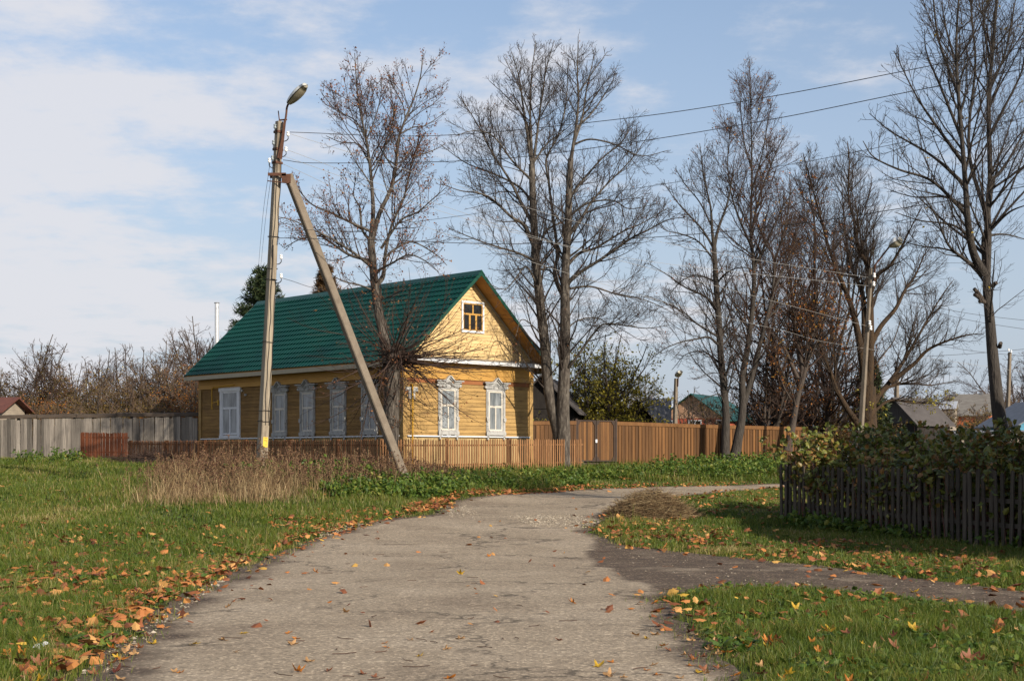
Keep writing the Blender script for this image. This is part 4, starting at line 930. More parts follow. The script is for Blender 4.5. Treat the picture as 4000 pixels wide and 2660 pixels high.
def lime_by_corner():
    Y = 46.0; z = Z(1000, 200, .829); g = random.Random(5)
    S = [stem(z((634, 2010), (634, 1850), (640, 1620), (646, 1480)), Y, .29, .24), stem(z((625, 1470, .0), (605, 1365, .05), (580, 1240), (560, 1110), (548, 970), (540, 880)), Y, .19, .11),
         stem(z((541, 890), (552, 760), (545, 630), (537, 540), (520, 420), (500, 330), (480, 220), (470, 90), (465, 10)), Y, .085, .011),
         stem(z((545, 900), (580, 770), (635, 650), (660, 530), (670, 420), (700, 330), (745, 220), (775, 120), (785, 20)), Y, .09, .011),
         stem(z((570, 1100, .1), (600, 1060, .2), (610, 950, .3), (640, 820, .5), (700, 680, .7), (740, 500, .9), (800, 380, 1.0)), Y, .085, .014)]
    L = []
    for pts, d1, r0 in ((z((560, 1030), (500, 980), (430, 930), (330, 870), (260, 840), (180, 800), (100, 780)), -1.2, .065), (z((545, 900), (500, 840), (490, 740), (460, 680), (470, 600)), .8, .06),
                        (z((550, 990), (440, 960), (350, 900), (290, 870), (200, 890), (130, 930)), 1.4, .06), (z((540, 850), (430, 800), (350, 760), (260, 720), (190, 640), (150, 600)), -1.0, .05),
                        (z((600, 980), (660, 930), (740, 900), (850, 960), (900, 1010)), 1.2, .05), (z((590, 930), (680, 800), (760, 760), (830, 700), (900, 640)), -1.3, .05),
                        (z((560, 1040), (640, 1000), (720, 960), (800, 990), (860, 1040)), -1.6, .045), (z((525, 430), (470, 330), (380, 280), (310, 200)), -.6, .03), (z((530, 520), (480, 440), (400, 430), (330, 400)), .6, .03),
                        (z((680, 390), (740, 360), (800, 350), (890, 290)), .5, .028), (z((705, 330), (690, 250), (640, 160), (620, 100)), .4, .025), (z((520, 420), (560, 320), (590, 200), (590, 110)), .5, .026), (z((660, 540), (600, 480), (640, 350), (650, 250)), -.5, .03),
                        (z((740, 500), (830, 470), (890, 440)), .6, .026), (z((560, 1130), (480, 1100), (400, 1080), (300, 1010)), -1.0, .04), (z((570, 1180), (640, 1150), (720, 1110)), -1.0, .03)):
        L.append(stem(fan(pts, 0, d1), Y, r0, .010))
    def pollard(cr, g, tips):
        m = 150; c = np.array([P(1540, 1400, Y)]*m)+g.normal(0, .16, (m, 3)); az = g.uniform(0, 2*math.pi, m)
        d = nrm(np.stack([np.cos(az)*1.0+.45, np.sin(az)*.9-.2, g.normal(.12, .55, m)], 1)); Lc = np.where(g.random(m) < .35, g.uniform(2.4, 4.2, m), g.uniform(.8, 2.8, m))
        p, r = grow(c, d, Lc, .006+.0052*Lc, np.full(m, .005), 7, .09, (-.03, -.04, -.02, .02, .06, .1, .12), g); cr.add(p, r, 4)
        ch = children(p, r, 2.6, .25, 1, (25, 55), (.25, .5), .2, .9, g, up=.1, rmin=.005); q, rq = grow(ch[0], ch[1], ch[2], ch[3], np.full(len(ch[0]), .004), 4, .14, (.02, .06, .1, .1), g); cr.add(q, rq, 3); tips.append(q[:, -1]); tips.append(q[:, -1])
        m = 60; c = np.array([P(1540, 1400, Y)]*m)+g.normal(0, .22, (m, 3)); d = nrm(g.normal(0, 1, (m, 3))); q, rq = grow(c, d, g.uniform(.2, .5, m), np.full(m, .012), np.full(m, .006), 3, .2, (.1, .1, .1), g); cr.add(q, rq, 4); tips.append(q[:, -1]); tips.append(q[:, 1])
    r = bare_tree('lime_tree', 'pollarded bare lime tree with a burst of shoots at the house corner', S, L, 21, auto=1.2, auto_len=(.16, .36), leaves=5200, leafsize=.075, leafmat=M_BRACT, extra=pollard, d2=4.2, twig=M_TWIGRED, amax=2.2)
    kn = MB(); c = P(1537, 1402, Y)
    for i in range(26):
        a = g.uniform(0, 6.28); q = c+np.array((math.cos(a)*.24, math.sin(a)*.24, g.uniform(-.32, .32))); kn.tube([c+(q-c)*.3, q+np.array((0, 0, .03))], [.16, .08], 7)
    kn.build('burl', M_DARKBARK, r)
lime_by_corner()

def twin_lime():
    Y = 50.6; z = Z(1700, 100, 1.0846)
    S = [stem(z((452, 1660), (448, 1490), (425, 1390), (405, 1280), (395, 1150), (378, 1000), (365, 880), (358, 760), (352, 640), (348, 500)), Y, .27, .11), stem(z((462, 1660), (462, 1490, -.1), (460, 1380, -.15), (465, 1250, -.2), (468, 1080, -.2), (468, 960, -.2), (470, 860, -.2), (478, 720, -.2), (482, 600, -.2), (488, 480, -.2)), Y, .30, .10),
         stem(z((348, 510), (345, 400), (342, 300), (345, 200), (362, 55)), Y, .07, .011), stem(z((350, 520), (362, 430), (372, 350), (385, 250), (400, 160), (428, 55)), Y, .065, .011), stem(z((349, 510), (330, 380), (315, 280), (300, 180), (275, 95)), Y, .07, .012),
         stem(z((488, 490, -.2), (505, 380, -.2), (515, 280, -.2), (512, 180, -.2), (515, 40, -.2)), Y, .075, .011), stem(z((497, 430, -.2), (530, 330, 0), (545, 230, .2), (575, 100, .3)), Y, .06, .012),
         stem(z((464, 985, -.2), (430, 900, .1), (440, 820, .3), (425, 690, .4), (408, 560, .5), (400, 480, .5), (440, 400, .5), (470, 290, .4), (480, 120, .4)), Y, .085, .012)]
    L = []
    for pts, d0, d1, r0 in ((z((358, 800), (320, 720), (275, 690), (210, 630), (160, 605), (90, 595), (20, 570)), 0, -1.5, .085), (z((354, 720), (310, 640), (270, 560), (200, 450), (160, 370), (90, 255)), 0, .8, .085), (z((352, 640), (300, 580), (200, 530), (110, 495), (20, 430)), 0, 1.6, .06),
                            (z((362, 850), (300, 820), (200, 790), (120, 760), (50, 730)), 0, -2.0, .06), (z((368, 820), (400, 740), (470, 700), (540, 640), (600, 600)), 0, 1.2, .06), (z((346, 450), (330, 350), (270, 270), (195, 200)), 0, .6, .045), (z((350, 500), (400, 430), (450, 390), (510, 340)), 0, 1.0, .045),
                            (z((378, 960), (330, 870), (290, 910), (250, 950), (190, 930)), 0, -1.0, .045), (z((343, 330), (300, 220), (245, 110)), 0, -.4, .03), (z((350, 560), (280, 490), (210, 400), (140, 380), (70, 400)), 0, -1.2, .05),
                            (z((470, 935), (520, 890), (600, 840), (700, 770), (760, 740), (840, 700), (910, 690)), -.2, -2.2, .085), (z((470, 870), (520, 820), (580, 800), (680, 740), (750, 710), (840, 655)), -.2, 1.4, .08), (z((478, 760), (530, 690), (560, 640), (620, 570), (700, 490), (780, 380)), -.2, .8, .08),
                            (z((480, 690), (550, 640), (640, 630), (700, 660), (810, 640)), -.2, -1.6, .05), (z((484, 620), (530, 560), (600, 480), (680, 410), (700, 345)), -.2, 1.4, .06), (z((496, 430), (560, 410), (650, 430), (740, 470), (840, 450)), -.2, -1.0, .045), (z((507, 370), (560, 320), (610, 250), (655, 170)), -.2, .6, .045),
                            (z((466, 1240), (490, 1220), (530, 1165), (570, 1110), (610, 1075), (680, 1080), (760, 1090), (840, 1080)), -.2, -1.8, .07), (z((470, 950), (560, 940), (660, 970), (760, 990), (870, 1040)), -.2, 1.8, .05), (z((462, 960), (420, 890), (390, 880), (330, 890), (260, 960)), -.2, 1.6, .045), (z((512, 250), (560, 180), (620, 95)), -.2, .2, .03),
                            (z((374, 880), (420, 870), (450, 880)), 0, 1.0, .04), (z((466, 1100), (520, 1060), (600, 1060), (700, 1150)), -.2, 1.5, .035), (z((395, 1130), (350, 1080), (310, 1060), (290, 1120)), 0, -1.0, .035), (z((390, 1060), (420, 1000), (440, 1020)), 0, -.8, .03)):
        L.append(stem(fan(pts, d0, d1), Y, r0, .010))
    bare_tree('lime_tree', 'tall bare lime tree with two joined trunks right of the yellow gable', S, L, 22, auto=.55, auto_len=(.14, .32), leaves=500, leafmat=M_BRACT, d2=4.4, amax=2.8)
twin_lime()

LATER = []
def pair_trees():
    z = Z(2600, 900, .606); Y = 55.6
    S = [stem(z((385, 1500), (385, 1350), (390, 1200), (375, 1000), (355, 800), (345, 600), (330, 400), (320, 250), (312, 100)), Y, .19, .095), stem(z((313, 110), (300, 0), (290, -150), (250, -330), (220, -560)), Y, .085, .012), stem(z((313, 110), (340, -10), (400, -180), (430, -350), (440, -430)), Y, .08, .012)]
    L = []
    for pts, d1, r0 in ((z((350, 745), (280, 690), (200, 700), (100, 720), (0, 760), (-90, 820)), -1.5, .06), (z((355, 860), (280, 800), (230, 780), (130, 800), (40, 900)), 1.0, .045), (z((325, 330), (200, 290), (100, 330), (20, 420)), 1.0, .045), (z((340, 520), (260, 430), (130, 370), (0, 280), (-120, 210)), -.5, .06),
                        (z((330, 340), (400, 270), (480, 240), (560, 250)), -1.2, .05), (z((345, 690), (200, 600), (120, 530), (0, 470), (-120, 420)), -2.0, .05), (z((312, 120), (240, 0), (150, -100), (60, -200), (0, -290)), .5, .055), (z((318, 200), (220, 80), (120, 30), (0, 0), (-60, -60)), -1.0, .045), (z((300, -20), (220, -180), (130, -290), (60, -400)), .5, .04), (z((385, 1150), (350, 1060), (260, 1080), (190, 1130)), -1, .03)):
        L.append(stem(fan(pts, 0, d1), Y, r0, .010))
    bare_tree('lime_tree', 'slimmer bare tree just left of the spire tree by the amber fence', S, L, 23, auto=1.1, auto_t=(.18, .95), auto_len=(.15, .36), bark=M_BARKDK, leaves=350, leafmat=M_BRACT, amax=2.6)
    Y = 56.2
    S = [stem(z((440, 1500), (466, 1350), (488, 1230), (498, 1100), (495, 950), (530, 750), (560, 500), (570, 300), (562, 150), (548, 0), (556, -300), (552, -650), (540, -1100)), Y, .23, .012),
         stem(z((506, 1110), (560, 930), (605, 750), (655, 550), (690, 400), (705, 200), (735, 100), (770, -20), (800, -200), (800, -360)), Y, .13, .014)]
    L = []
    for pts, d1, r0 in ((z((548, 50), (600, -200), (680, -420), (740, -560), (780, -620)), .6, .06), (z((560, 120), (480, -60), (420, -250), (400, -480), (430, -700)), -.5, .06), (z((556, -260), (620, -480), (660, -700), (690, -850)), -.4, .04), (z((552, -400), (500, -600), (480, -850), (470, -950)), .4, .035),
                        (z((565, 250), (660, 60), (740, -120), (850, -300)), -1.0, .06), (z((500, 1000), (420, 940), (300, 920), (180, 960)), -1.2, .03), (z((540, 640), (470, 560), (400, 470)), 1.0, .035), (z((530, 740), (440, 640), (350, 620)), -.8, .03), (z((690, 400), (760, 250), (830, 100), (860, -60)), .8, .05)):
        L.append(stem(fan(pts, 0, d1), Y, r0, .010))
    bare_tree('lime_tree', 'tall spire-shaped bare tree beside the slimmer trunk', S, L, 24, auto=1.5, auto_t=(.16, .95), auto_len=(.14, .34), leaves=900, leafmat=M_ORANGE, leafsize=.08, d2=4.4, twig=M_TWIGRED, bark=M_BARKDK, auto_ang=(25, 52), amax=3.2)
    Y = 58.6
    S = [stem(z((785, 1420), (820, 1250), (850, 1080), (900, 900), (940, 700), (968, 500), (960, 250), (962, 0), (930, -250), (900, -420)), Y, .17, .014), stem(z((850, 1090), (880, 900), (845, 700), (820, 500), (800, 300), (760, 100), (740, -150), (700, -350)), Y, .11, .014),
         stem(z((850, 950), (760, 750), (700, 680), (600, 580), (540, 480)), Y, .09, .02)]
    bare_tree('maple_tree', 'dark tree still holding orange leaves between lime trees and willow', S, [], 25, auto=3.0, auto_t=(.15, .95), auto_len=(.2, .42), leaves=2200, leafmat=M_ORANGE, leafsize=.10, bark=M_DARKBARK, twig=M_TWIGRED, leafpick=lambda p: np.clip((9.5-p[:, 2])/9, .10, .6), amax=3.2)
pair_trees()

def willow():
    z = Z(3200, 850, .574); Y = 60.5
    S = [stem(z((335, 1620), (335, 1450), (332, 1300), (335, 1150)), Y, .44, .32), stem(z((325, 1200), (275, 850), (232, 650), (180, 500), (130, 380), (70, 220), (10, 0), (-60, -250), (-110, -440)), Y, .19, .014), stem(z((310, 1000), (300, 560), (255, 420), (205, 280), (178, 100), (165, -60), (150, -300)), Y, .14, .014),
         stem(z((340, 1160), (350, 800), (345, 500), (330, 330), (285, 250), (250, 140), (238, 20), (200, -140), (205, -380), (190, -520)), Y, .19, .014), stem(z((350, 870), (420, 740), (520, 620), (580, 500), (650, 400), (700, 290), (760, 150)), Y, .14, .014), stem(z((345, 520), (400, 390), (480, 330), (560, 200), (620, 80), (690, -60)), Y, .12, .014),
         stem(z((345, 1270), (470, 1130), (560, 1000), (650, 850), (740, 690), (830, 540), (910, 430)), Y, .13, .014), stem(z((480, 1120), (640, 1000), (740, 900), (870, 840), (1000, 800), (1120, 790)), Y, .12, .012), stem(z((330, 1330), (470, 1155), (640, 1130), (760, 1140), (930, 1110)), Y, .10, .012),
         stem(z((318, 1470), (225, 1350), (130, 1195), (70, 1040), (15, 900), (-60, 700), (-120, 450)), Y, .18, .02), stem(z((350, 1340), (480, 1245), (640, 1260), (800, 1265), (900, 1275)), Y, .08, .012)]
    S = [S[0]]+S[1:]
    # spread the stems in depth so that the crown is round
    r = random.Random(3)
    for i, (w, rad) in enumerate(S[1:]):
        d = (-2.4, 1.8, -.6, 1.6, -2.0, 1.2, -1.5, 2.4, -1.0, .8)[i]; t = np.linspace(0, 1, len(w))**1.3
        k = (w[:, 1]+d*t)/w[:, 1]; w[:, 0] *= k; w[:, 2] = EYE+(w[:, 2]-EYE)*k; w[:, 1] *= k
    bare_tree('willow_tree', 'large spreading leafless willow with orange-brown limbs behind the lamp pole', S, [], 26, auto=2.6, auto_len=(.2, .46), d2=4.2, d3=7.5, d4=6.5, bark=M_WILLOWBARK, twig=M_TWIG, tw=(.007, .0035), leaves=500, leafmat=M_YGREEN, leafsize=.1, amax=3.4, leafpick=lambda p: np.clip((4.5-p[:, 2])/3, .0, 1))
willow()

for i_, (px_, Y_, top_, w_, lab_) in enumerate(((2985, 62, 980, 2.6, 'thin many-stemmed bare tree just right of the spire tree'), (3205, 64, 900, 3.2, 'many-stemmed bare tree left of the willow trunk'), (3290, 66, 1120, 2.6, 'lower many-stemmed bare tree close by the willow base'))):
    LATER.append((px_, Y_, top_, w_, lab_, 170+i_))
def right_tree():
    z = Z(2600, 0, .829); z6 = Z(3200, 850, .574); Y = 31.0
    S = [stem(z6((1252, 1620), (1245, 1500), (1218, 1300), (1195, 1080), (1178, 900), (1162, 700), (1148, 560), (1140, 440))+z((1520, 1120), (1518, 1000), (1530, 850), (1522, 500), (1540, 250), (1562, 0), (1590, -200)), Y, .185, .022),
         stem(z((1497, 1290, 0), (1450, 1190, -.3), (1425, 1050, -.5), (1415, 900, -.6), (1400, 700, -.7), (1380, 450, -.8), (1370, 200, -.8), (1392, -150, -.8)), Y, .11, .016), stem(z((1505, 1240), (1500, 1130, .3), (1512, 1030, .4), (1440, 780, .8), (1430, 600, 1.0), (1460, 300, 1.2), (1440, 50, 1.3), (1440, -200, 1.3)), Y, .07, .014)]
    L = []
    for pts, d1, r0 in ((z((1492, 1280), (1400, 1215), (1330, 1150), (1270, 1010), (1200, 900)), -1.4, .055), (z((1422, 1020), (1370, 960), (1250, 850), (1100, 800), (980, 740), (930, 665)), -1.0, .055), (z((1416, 880), (1300, 770), (1200, 700), (1060, 620), (960, 535)), .5, .05), (z((1412, 780), (1280, 600), (1180, 450), (1075, 240)), -.6, .05),
                        (z((1398, 660), (1300, 420), (1230, 250), (1220, 140)), .4, .04), (z((1382, 450), (1290, 200), (1262, 0), (1250, -120)), -.3, .04), (z((1525, 1090), (1620, 1000), (1720, 960)), -.8, .045), (z((1528, 860), (1600, 780), (1690, 620), (1760, 480)), .6, .05), (z((1524, 1110), (1600, 1105), (1720, 1135)), .8, .035), (z((1490, 1285), (1430, 1240), (1340, 1180), (1200, 1160), (1090, 1130)), 1.2, .04),
                        (z((1522, 650), (1600, 500), (1680, 330), (1720, 100)), -.5, .045), (z((1530, 420), (1600, 250), (1640, 50), (1660, -100)), .4, .035), (z((1530, 300), (1500, 120), (1490, -80)), -.4, .03), (z((1410, 820), (1450, 640), (1500, 420)), -1, .035), (z((1420, 980), (1320, 930), (1180, 930), (1060, 900)), .9, .035), (z((1440, 1120), (1350, 1060), (1200, 1040), (1080, 1000)), -.6, .035),
                        (z((1376, 330), (1310, 80), (1300, -120)), .5, .03), (z((1400, 560), (1340, 420), (1330, 250), (1350, 60)), 1.0, .03)):
        L.append(stem(fan(pts, 0, d1), Y, r0, .008))
    r = bare_tree('lime_tree', 'leaning bare lime tree with a smooth trunk at the right edge', S, L, 27, auto=1.6, bark=M_BARKDK, twig=M_TWIGDK, auto_len=(.16, .34), d2=4.6, d3=6.5, d4=5.5, tw=(.0055, .0030), leaves=40, leafmat=M_GOLD, leafsize=.1, amax=2.0)
    for (px, py), (qx, qy) in (((3838, 1170), (3805, 1128)), ((3838, 1175), (3806, 1150)), ((3850, 1182), (3826, 1178)), ((3878, 1118), (3893, 1105)), ((3905, 1355), (3910, 1340))):
        st = MB(); st.tube([P(px, py, Y), P((px+qx)/2, (py+qy)/2-3, Y-.1), P(qx, qy, Y-.15)], [.05, .045, .04], 8); st.build('branch_stub', M_DARKBARK, r)
right_tree()

# shrubs and garden trees: a few builders, each plant its own object
def shrub(name, label, px, Y, top_px, wid, seed, nst=7, leaves=600, leafmat=M_OLIVE, leafsize=.09, group=None, cat='shrub', twig=M_TWIG, low=0, tw=.008, dens=1.0, spread=.55, bare_top=0.0):
    g = np.random.default_rng(seed); x = (px-HX)/F*Y; zb = G(x, Y); H = pxz(top_px, Y)-zb; root = thing(name, (x, Y, zb), label, cat, group)
    m = nst; az = g.uniform(0, 2*math.pi, m); lean = g.uniform(.08, spread, m)*wid/max(H, .1)*1.6
    d = nrm(np.stack([np.cos(az)*lean, np.sin(az)*lean, np.ones(m)], 1)); c = np.array([(x, Y, zb-.1)]*m)+np.stack([np.cos(az)*.15, np.sin(az)*.15, np.zeros(m)], 1)*min(1, wid)
    L = H*g.uniform(.7, 1.02, m); r0 = .012+.010*L
    p1, r1 = grow(c, d, L, r0, r0*.25, 7, .10, .03, g); tr = TubeSet(); tr.add(p1, r1, 6); tr.build('stem', M_DARKBARK, root)
    cr = TubeSet(); tips = [p1[:, 3:].reshape(-1, 3)]
    c2 = children(p1, r1, 3.6*dens, .08, 1, (35, 80), (.28, .6), .35, wid*1.2, g, up=.1, rmin=tw); p2, r2 = grow(c2[0], c2[1], c2[2], c2[3], np.full(len(c2[0]), tw*.7), 5, .17, .06, g); cr.add(p2, r2, 4); tips.append(p2[:, 2:].reshape(-1, 3))
    c3 = children(p2, r2, 4.6*dens, .1, 1, (25, 65), (.3, .6), .15, 1.0, g, up=.1, rmin=tw*.6); p3, r3 = grow(c3[0], c3[1], c3[2], np.full(len(c3[0]), tw*.8), np.full(len(c3[0]), tw*.5), 4, .2, .08, g); cr.add(p3, r3, 3); tips.append(p3[:, 1:].reshape(-1, 3))
    c4 = children(p3, r3, 3.5*dens, .1, 1, (25, 65), (.3, .6), .1, .5, g, up=.1, rmin=tw*.5)
    if c4 is not None:
        p4, r4 = grow(c4[0], c4[1], c4[2], np.full(len(c4[0]), tw*.55), np.full(len(c4[0]), tw*.4), 2, .2, .1, g); cr.add(p4, r4, 3); tips.append(p4[:, -1])
    cr.build('crown', twig, root)
    if leaves:
        tp = np.concatenate(tips); w = np.clip(1.15-(tp[:, 2]-zb)/H, .05, 1)**(1+bare_top*3); w /= w.sum(); k = g.choice(len(tp), leaves, p=w)
        v, f = leaf_quads(tp[k]+g.normal(0, .08, (leaves, 3)), leafsize, g); np_mesh('foliage', v, [f], leafmat, root, tone=np.repeat(np.clip(g.beta(2, 2.2, leaves), 0, 1), 4))
    return root
for px_, Y_, top_, w_, lab_, sd_ in LATER:
    shrub('young_maple', lab_, px_, Y_, top_, w_, sd_, nst=9, leaves=700, leafmat=M_ORANGE, leafsize=.09, cat='tree', twig=M_TWIGRED, tw=.008, dens=.75, spread=.7, bare_top=.6)
GL = 'garden trees behind the grey board fence'
for i, (px, Y, top, wid, n, lv, lm, ls, bt, lab) in enumerate((
    (-20, 70, 1370, 2.2, 9, 1500, M_OLIVE, .10, .6, 'brown bushy fruit tree at the far left edge behind the grey fence'), (95, 68, 1285, 2.0, 7, 1300, M_OLIVE, .10, .8, 'fruit tree with one tall bare leader behind the grey fence'),
    (190, 72, 1400, 2.2, 9, 1800, M_ORANGE, .08, .5, 'rusty-leaved bush left of the two-pronged tree'), (275, 69, 1325, 2.0, 6, 1100, M_OLIVE, .10, .9, 'fruit tree with forked bare top branches behind the grey fence'),
    (340, 66, 1450, 1.6, 8, 1500, M_OLIVE, .09, .3, 'low dark brown bush under the forked fruit tree'), (400, 76, 1360, 2.0, 7, 700, M_GOLD, .13, .4, 'small tree with a patch of golden leaves behind the grey fence'),
    (470, 68, 1350, 1.8, 8, 900, M_OLIVE, .10, .8, 'greyish vase-shaped bush right of the golden patch'), (540, 71, 1325, 2.2, 9, 700, M_OLIVE, .10, .8, 'bare apple tree with many upright shoots behind the grey fence'),
    (610, 69, 1330, 2.0, 8, 800, M_OLIVE, .10, .8, 'bare apple tree beside the small white flue'), (690, 70, 1300, 2.0, 8, 1100, M_OLIVE, .10, .7, 'olive-tinged apple tree left of the green roof'),
    (745, 66, 1380, 1.7, 8, 1500, M_ORANGE, .08, .4, 'russet bush against the far house corner'), (790, 73, 1255, 2.0, 7, 700, M_OLIVE, .10, .8, 'pale twiggy tree rising behind the tall flue'), (860, 78, 1225, 2.2, 7, 600, M_OLIVE, .10, .8, 'pale twiggy tree just left of the spruce'))):
    shrub('fruit_tree', lab, px, Y, top, wid, 40+i, nst=n, leaves=int(lv*3.4), leafmat=lm, leafsize=ls, group=GL, cat='tree', twig=(M_BUSHTWIG, M_TWIGRED)[i % 2], bare_top=bt, tw=.010, spread=.8, dens=1.15)
for i, (px, Y, top, wid, lm, lv, lab) in enumerate(((30, 63, 1560, 1.3, M_OLIVE, 1500, 'low leafy thicket behind the fence near the red-roofed shed'), (230, 63, 1545, 1.5, M_OLIVE, 1800, 'low brown thicket behind the fence, left of its middle'), (430, 63, 1540, 1.5, M_OLIVE, 1800, 'low brown thicket behind the middle of the grey fence'), (620, 62.5, 1540, 1.5, M_OLIVE, 1800, 'low brown thicket behind the fence nearest the house'), (130, 64, 1520, 1.6, M_ORANGE, 1500, 'low orange-flecked thicket behind the grey fence'))):
    shrub('thicket', lab, px, Y, top, wid, 70+i, nst=14, leaves=lv, leafmat=lm, leafsize=.09, group='thickets behind the grey board fence', tw=.009, spread=1.0, twig=M_BUSHTWIG, dens=1.2)
shrub('lilac_bush', 'big yellow-green bush behind the double gate', 2370, 61, 1285, 3.0, 81, nst=20, leaves=9000, leafmat=M_YGREEN, leafsize=.13, tw=.008, spread=.7, dens=1.0)
shrub('lilac_bush', 'smaller olive bush between the twin trunks and the large bush', 2265, 60, 1500, 1.5, 82, nst=12, leaves=3000, leafmat=M_YGREEN, leafsize=.10, spread=.7)
shrub('elder_bush', 'green bush against the dark shed by the house corner', 2098, 56, 1590, .8, 83, nst=8, leaves=900, leafmat=M_YGREEN, leafsize=.10, spread=.7)
shrub('elder_bush', 'tall sparse bush just behind the right house corner', 2112, 62, 1400, 1.1, 84, nst=7, leaves=700, leafmat=M_YGREEN, leafsize=.10, spread=.6)
for i, (px, Y, top, wid, lab) in enumerate(((2545, 95, 1425, 2.6, 'distant bare tree above the corrugated roof'), (2690, 76, 1500, 2.0, 'bare apple tree before the red house gable'), (2780, 74, 1520, 1.8, 'second bare apple tree before the red house gable'), (2960, 68, 1440, 2.4, 'brown brush right of the tall spire tree'), (3080, 67, 1400, 2.6, 'brown brush below the orange-leaved tree'), (3200, 66, 1470, 2.4, 'dark brush left of the willow base'), (3270, 64, 1590, 1.8, 'low dark brush behind the end of the thicket'), (3440, 70, 1600, 1.6, 'low brush right of the willow base'), (2990, 64, 1630, 1.6, 'low russet brush behind the amber fence end'))):
    shrub('bare_bush', lab, px, Y, top, wid, 90+i, nst=(8, 8, 8, 10, 10, 10, 10, 9, 10)[i], leaves=(0, 200, 200, 1800, 2400, 2600, 2200, 1800, 2200)[i], leafmat=M_OLIVE, leafsize=.11, group='bare brush beyond the amber fence', tw=.009, twig=(M_BUSHTWIG, M_TWIG)[i % 2], spread=.85, dens=1.2 if i > 2 else .65)
g7 = random.Random(8); far = []
for i, (px, Y, top, wid) in enumerate(((3560, 105, 1470, 3.0), (3620, 120, 1500, 3.5), (3700, 108, 1600, 3.2), (3760, 112, 1590, 3.2), (3830, 100, 1560, 2.6), (3900, 108, 1560, 3.0), (3650, 98, 1610, 2.8), (3720, 96, 1600, 2.4), (3480, 125, 1490, 4), (3985, 150, 1330, 4.5), (3945, 135, 1480, 4), (3850, 165, 1480, 4.0), (3600, 160, 1530, 5), (3520, 88, 1620, 2.6), (3600, 90, 1630, 2.6), (3690, 84, 1640, 2.6), (3770, 86, 1632, 2.6), (3840, 88, 1625, 2.4), (3740, 80, 1650, 2.2), (2800, 120, 1500, 4), (2480, 120, 1480, 4), (2900, 130, 1510, 4), (3100, 120, 1500, 4), (3300, 125, 1510, 4))):
    far.append(shrub('distant_tree', 'distant brown leafless tree in the scrub belt beyond the gardens', px, Y, top, wid, 110+i, nst=9, leaves=3000 if Y < 92 else 1200 if Y < 115 else 300, leafmat=M_OLIVE, leafsize=.15, group='far leafless trees on the horizon', cat='tree', tw=.016, twig=(M_BUSHTWIG, M_TWIGRED)[i % 2], dens=.8, spread=.85))

def conifer(name, label, px, Y, top_px, base_w, m, seed):
    g = np.random.default_rng(seed); x = (px-HX)/F*Y; zb = G(x, Y); H = pxz(top_px, Y)-zb; root = thing(name, (x, Y, zb), label, 'tree')
    t = MB(); t.tube([(x, Y, zb-.2), (x, Y, zb+H*.5), (x, Y, zb+H)], [.22, .12, .02], 8); t.build('trunk', M_DARKBARK, root)
    n = 620; h = g.uniform(.30, .99, n)**.9; az = g.uniform(0, 2*math.pi, n); Lb = base_w*(1-h)**.85*g.uniform(.4, 1.1, n)+.18
    p0 = np.stack([np.full(n, x), np.full(n, Y), zb+H*h], 1); d = nrm(np.stack([np.cos(az), np.sin(az), -.15+.6*h**2], 1))
    pts, rad = grow(p0, d, Lb, np.full(n, .02), np.full(n, .008), 6, .05, (-.06, -.05, 0, .05, .1, .14), g)
    s = np.repeat(np.arange(n), np.maximum(8, (Lb*46).astype(int))); k = g.random(len(s))**.7*5.99; i = k.astype(int); a = (k-i)[:, None]
    c = pts[s, i]*(1-a)+pts[s, np.minimum(i+1, 6)]*a; T = nrm(pts[s, np.minimum(i+1, 6)]-pts[s, i])
    dd = nrm(unit_perp(T, g.uniform(0, 2*math.pi, len(s)))+T*.9+np.array([0, 0, -.25])); ln = g.uniform(.10, .30, len(s)); sd = nrm(np.cross(dd, g.normal(0, 1, dd.shape)))*.022
    v = np.stack([c-sd, c+sd, c+dd*ln[:, None]+sd*.4, c+dd*ln[:, None]-sd*.4], 1).reshape(-1, 3)
    np_mesh('crown', v, [np.arange(len(v)).reshape(-1, 4)], m, root, tone=np.repeat(g.random(len(s)), 4))
conifer('spruce_tree', 'dark green spruce behind the green roof beside the pole', 1023, 74, 1040, 3.9, M_SPRUCE, 131)
conifer('spruce_tree', 'browning conifer peeking over the roof behind the brace', 1275, 72, 1035, 2.6, M_LARCH, 132)
conifer('thuja_tree', 'dark green conifer half hidden behind the willow trunk', 3395, 66, 1400, 1.3, M_SPRUCE, 133)

# ------------------------------------------------------------------ buildings and pipes further off
M_TINROOF = mat('grey_corrugated_roof', (0.20, 0.20, 0.205), (0.13, 0.13, 0.135), scale=3, rough=0.6, tone=.3)
M_SLATE = mat('old_slate_roof', (0.20, 0.185, 0.165), (0.13, 0.115, 0.10), scale=2, stretch=(1, 4, 1), rough=.9)
M_TARROOF = mat('dark_felt_roof', (0.06, 0.052, 0.048), (0.085, 0.075, 0.07), scale=2, rough=.9)
M_REDWALL = mat('red_painted_wall', (0.42, 0.10, 0.05), (0.36, 0.08, 0.04), scale=3, rough=.8)
M_GABLEWOOD = mat('pinkish_gable_boards', (0.52, 0.31, 0.19), (0.42, 0.24, 0.145), scale=3, stretch=(6, 6, .5), rough=.85, tone=.2)
M_ORWALL = mat('orange_brick_gable', (0.52, 0.15, 0.05), (0.45, 0.12, 0.04), scale=5, rough=.85)
M_BLUEWALL = mat('blue_plank_wall', (0.10, 0.30, 0.42), (0.07, 0.23, 0.34), scale=3, rough=.7, tone=.2)
M_BLACKWOOD = mat('tarred_black_boards', (0.018, 0.015, 0.013), (0.03, 0.025, 0.022), scale=5, rough=.9)
M_TANROOF = mat('tan_felt_roof', (0.30, 0.25, 0.19), (0.22, 0.18, 0.14), scale=3, rough=.9)
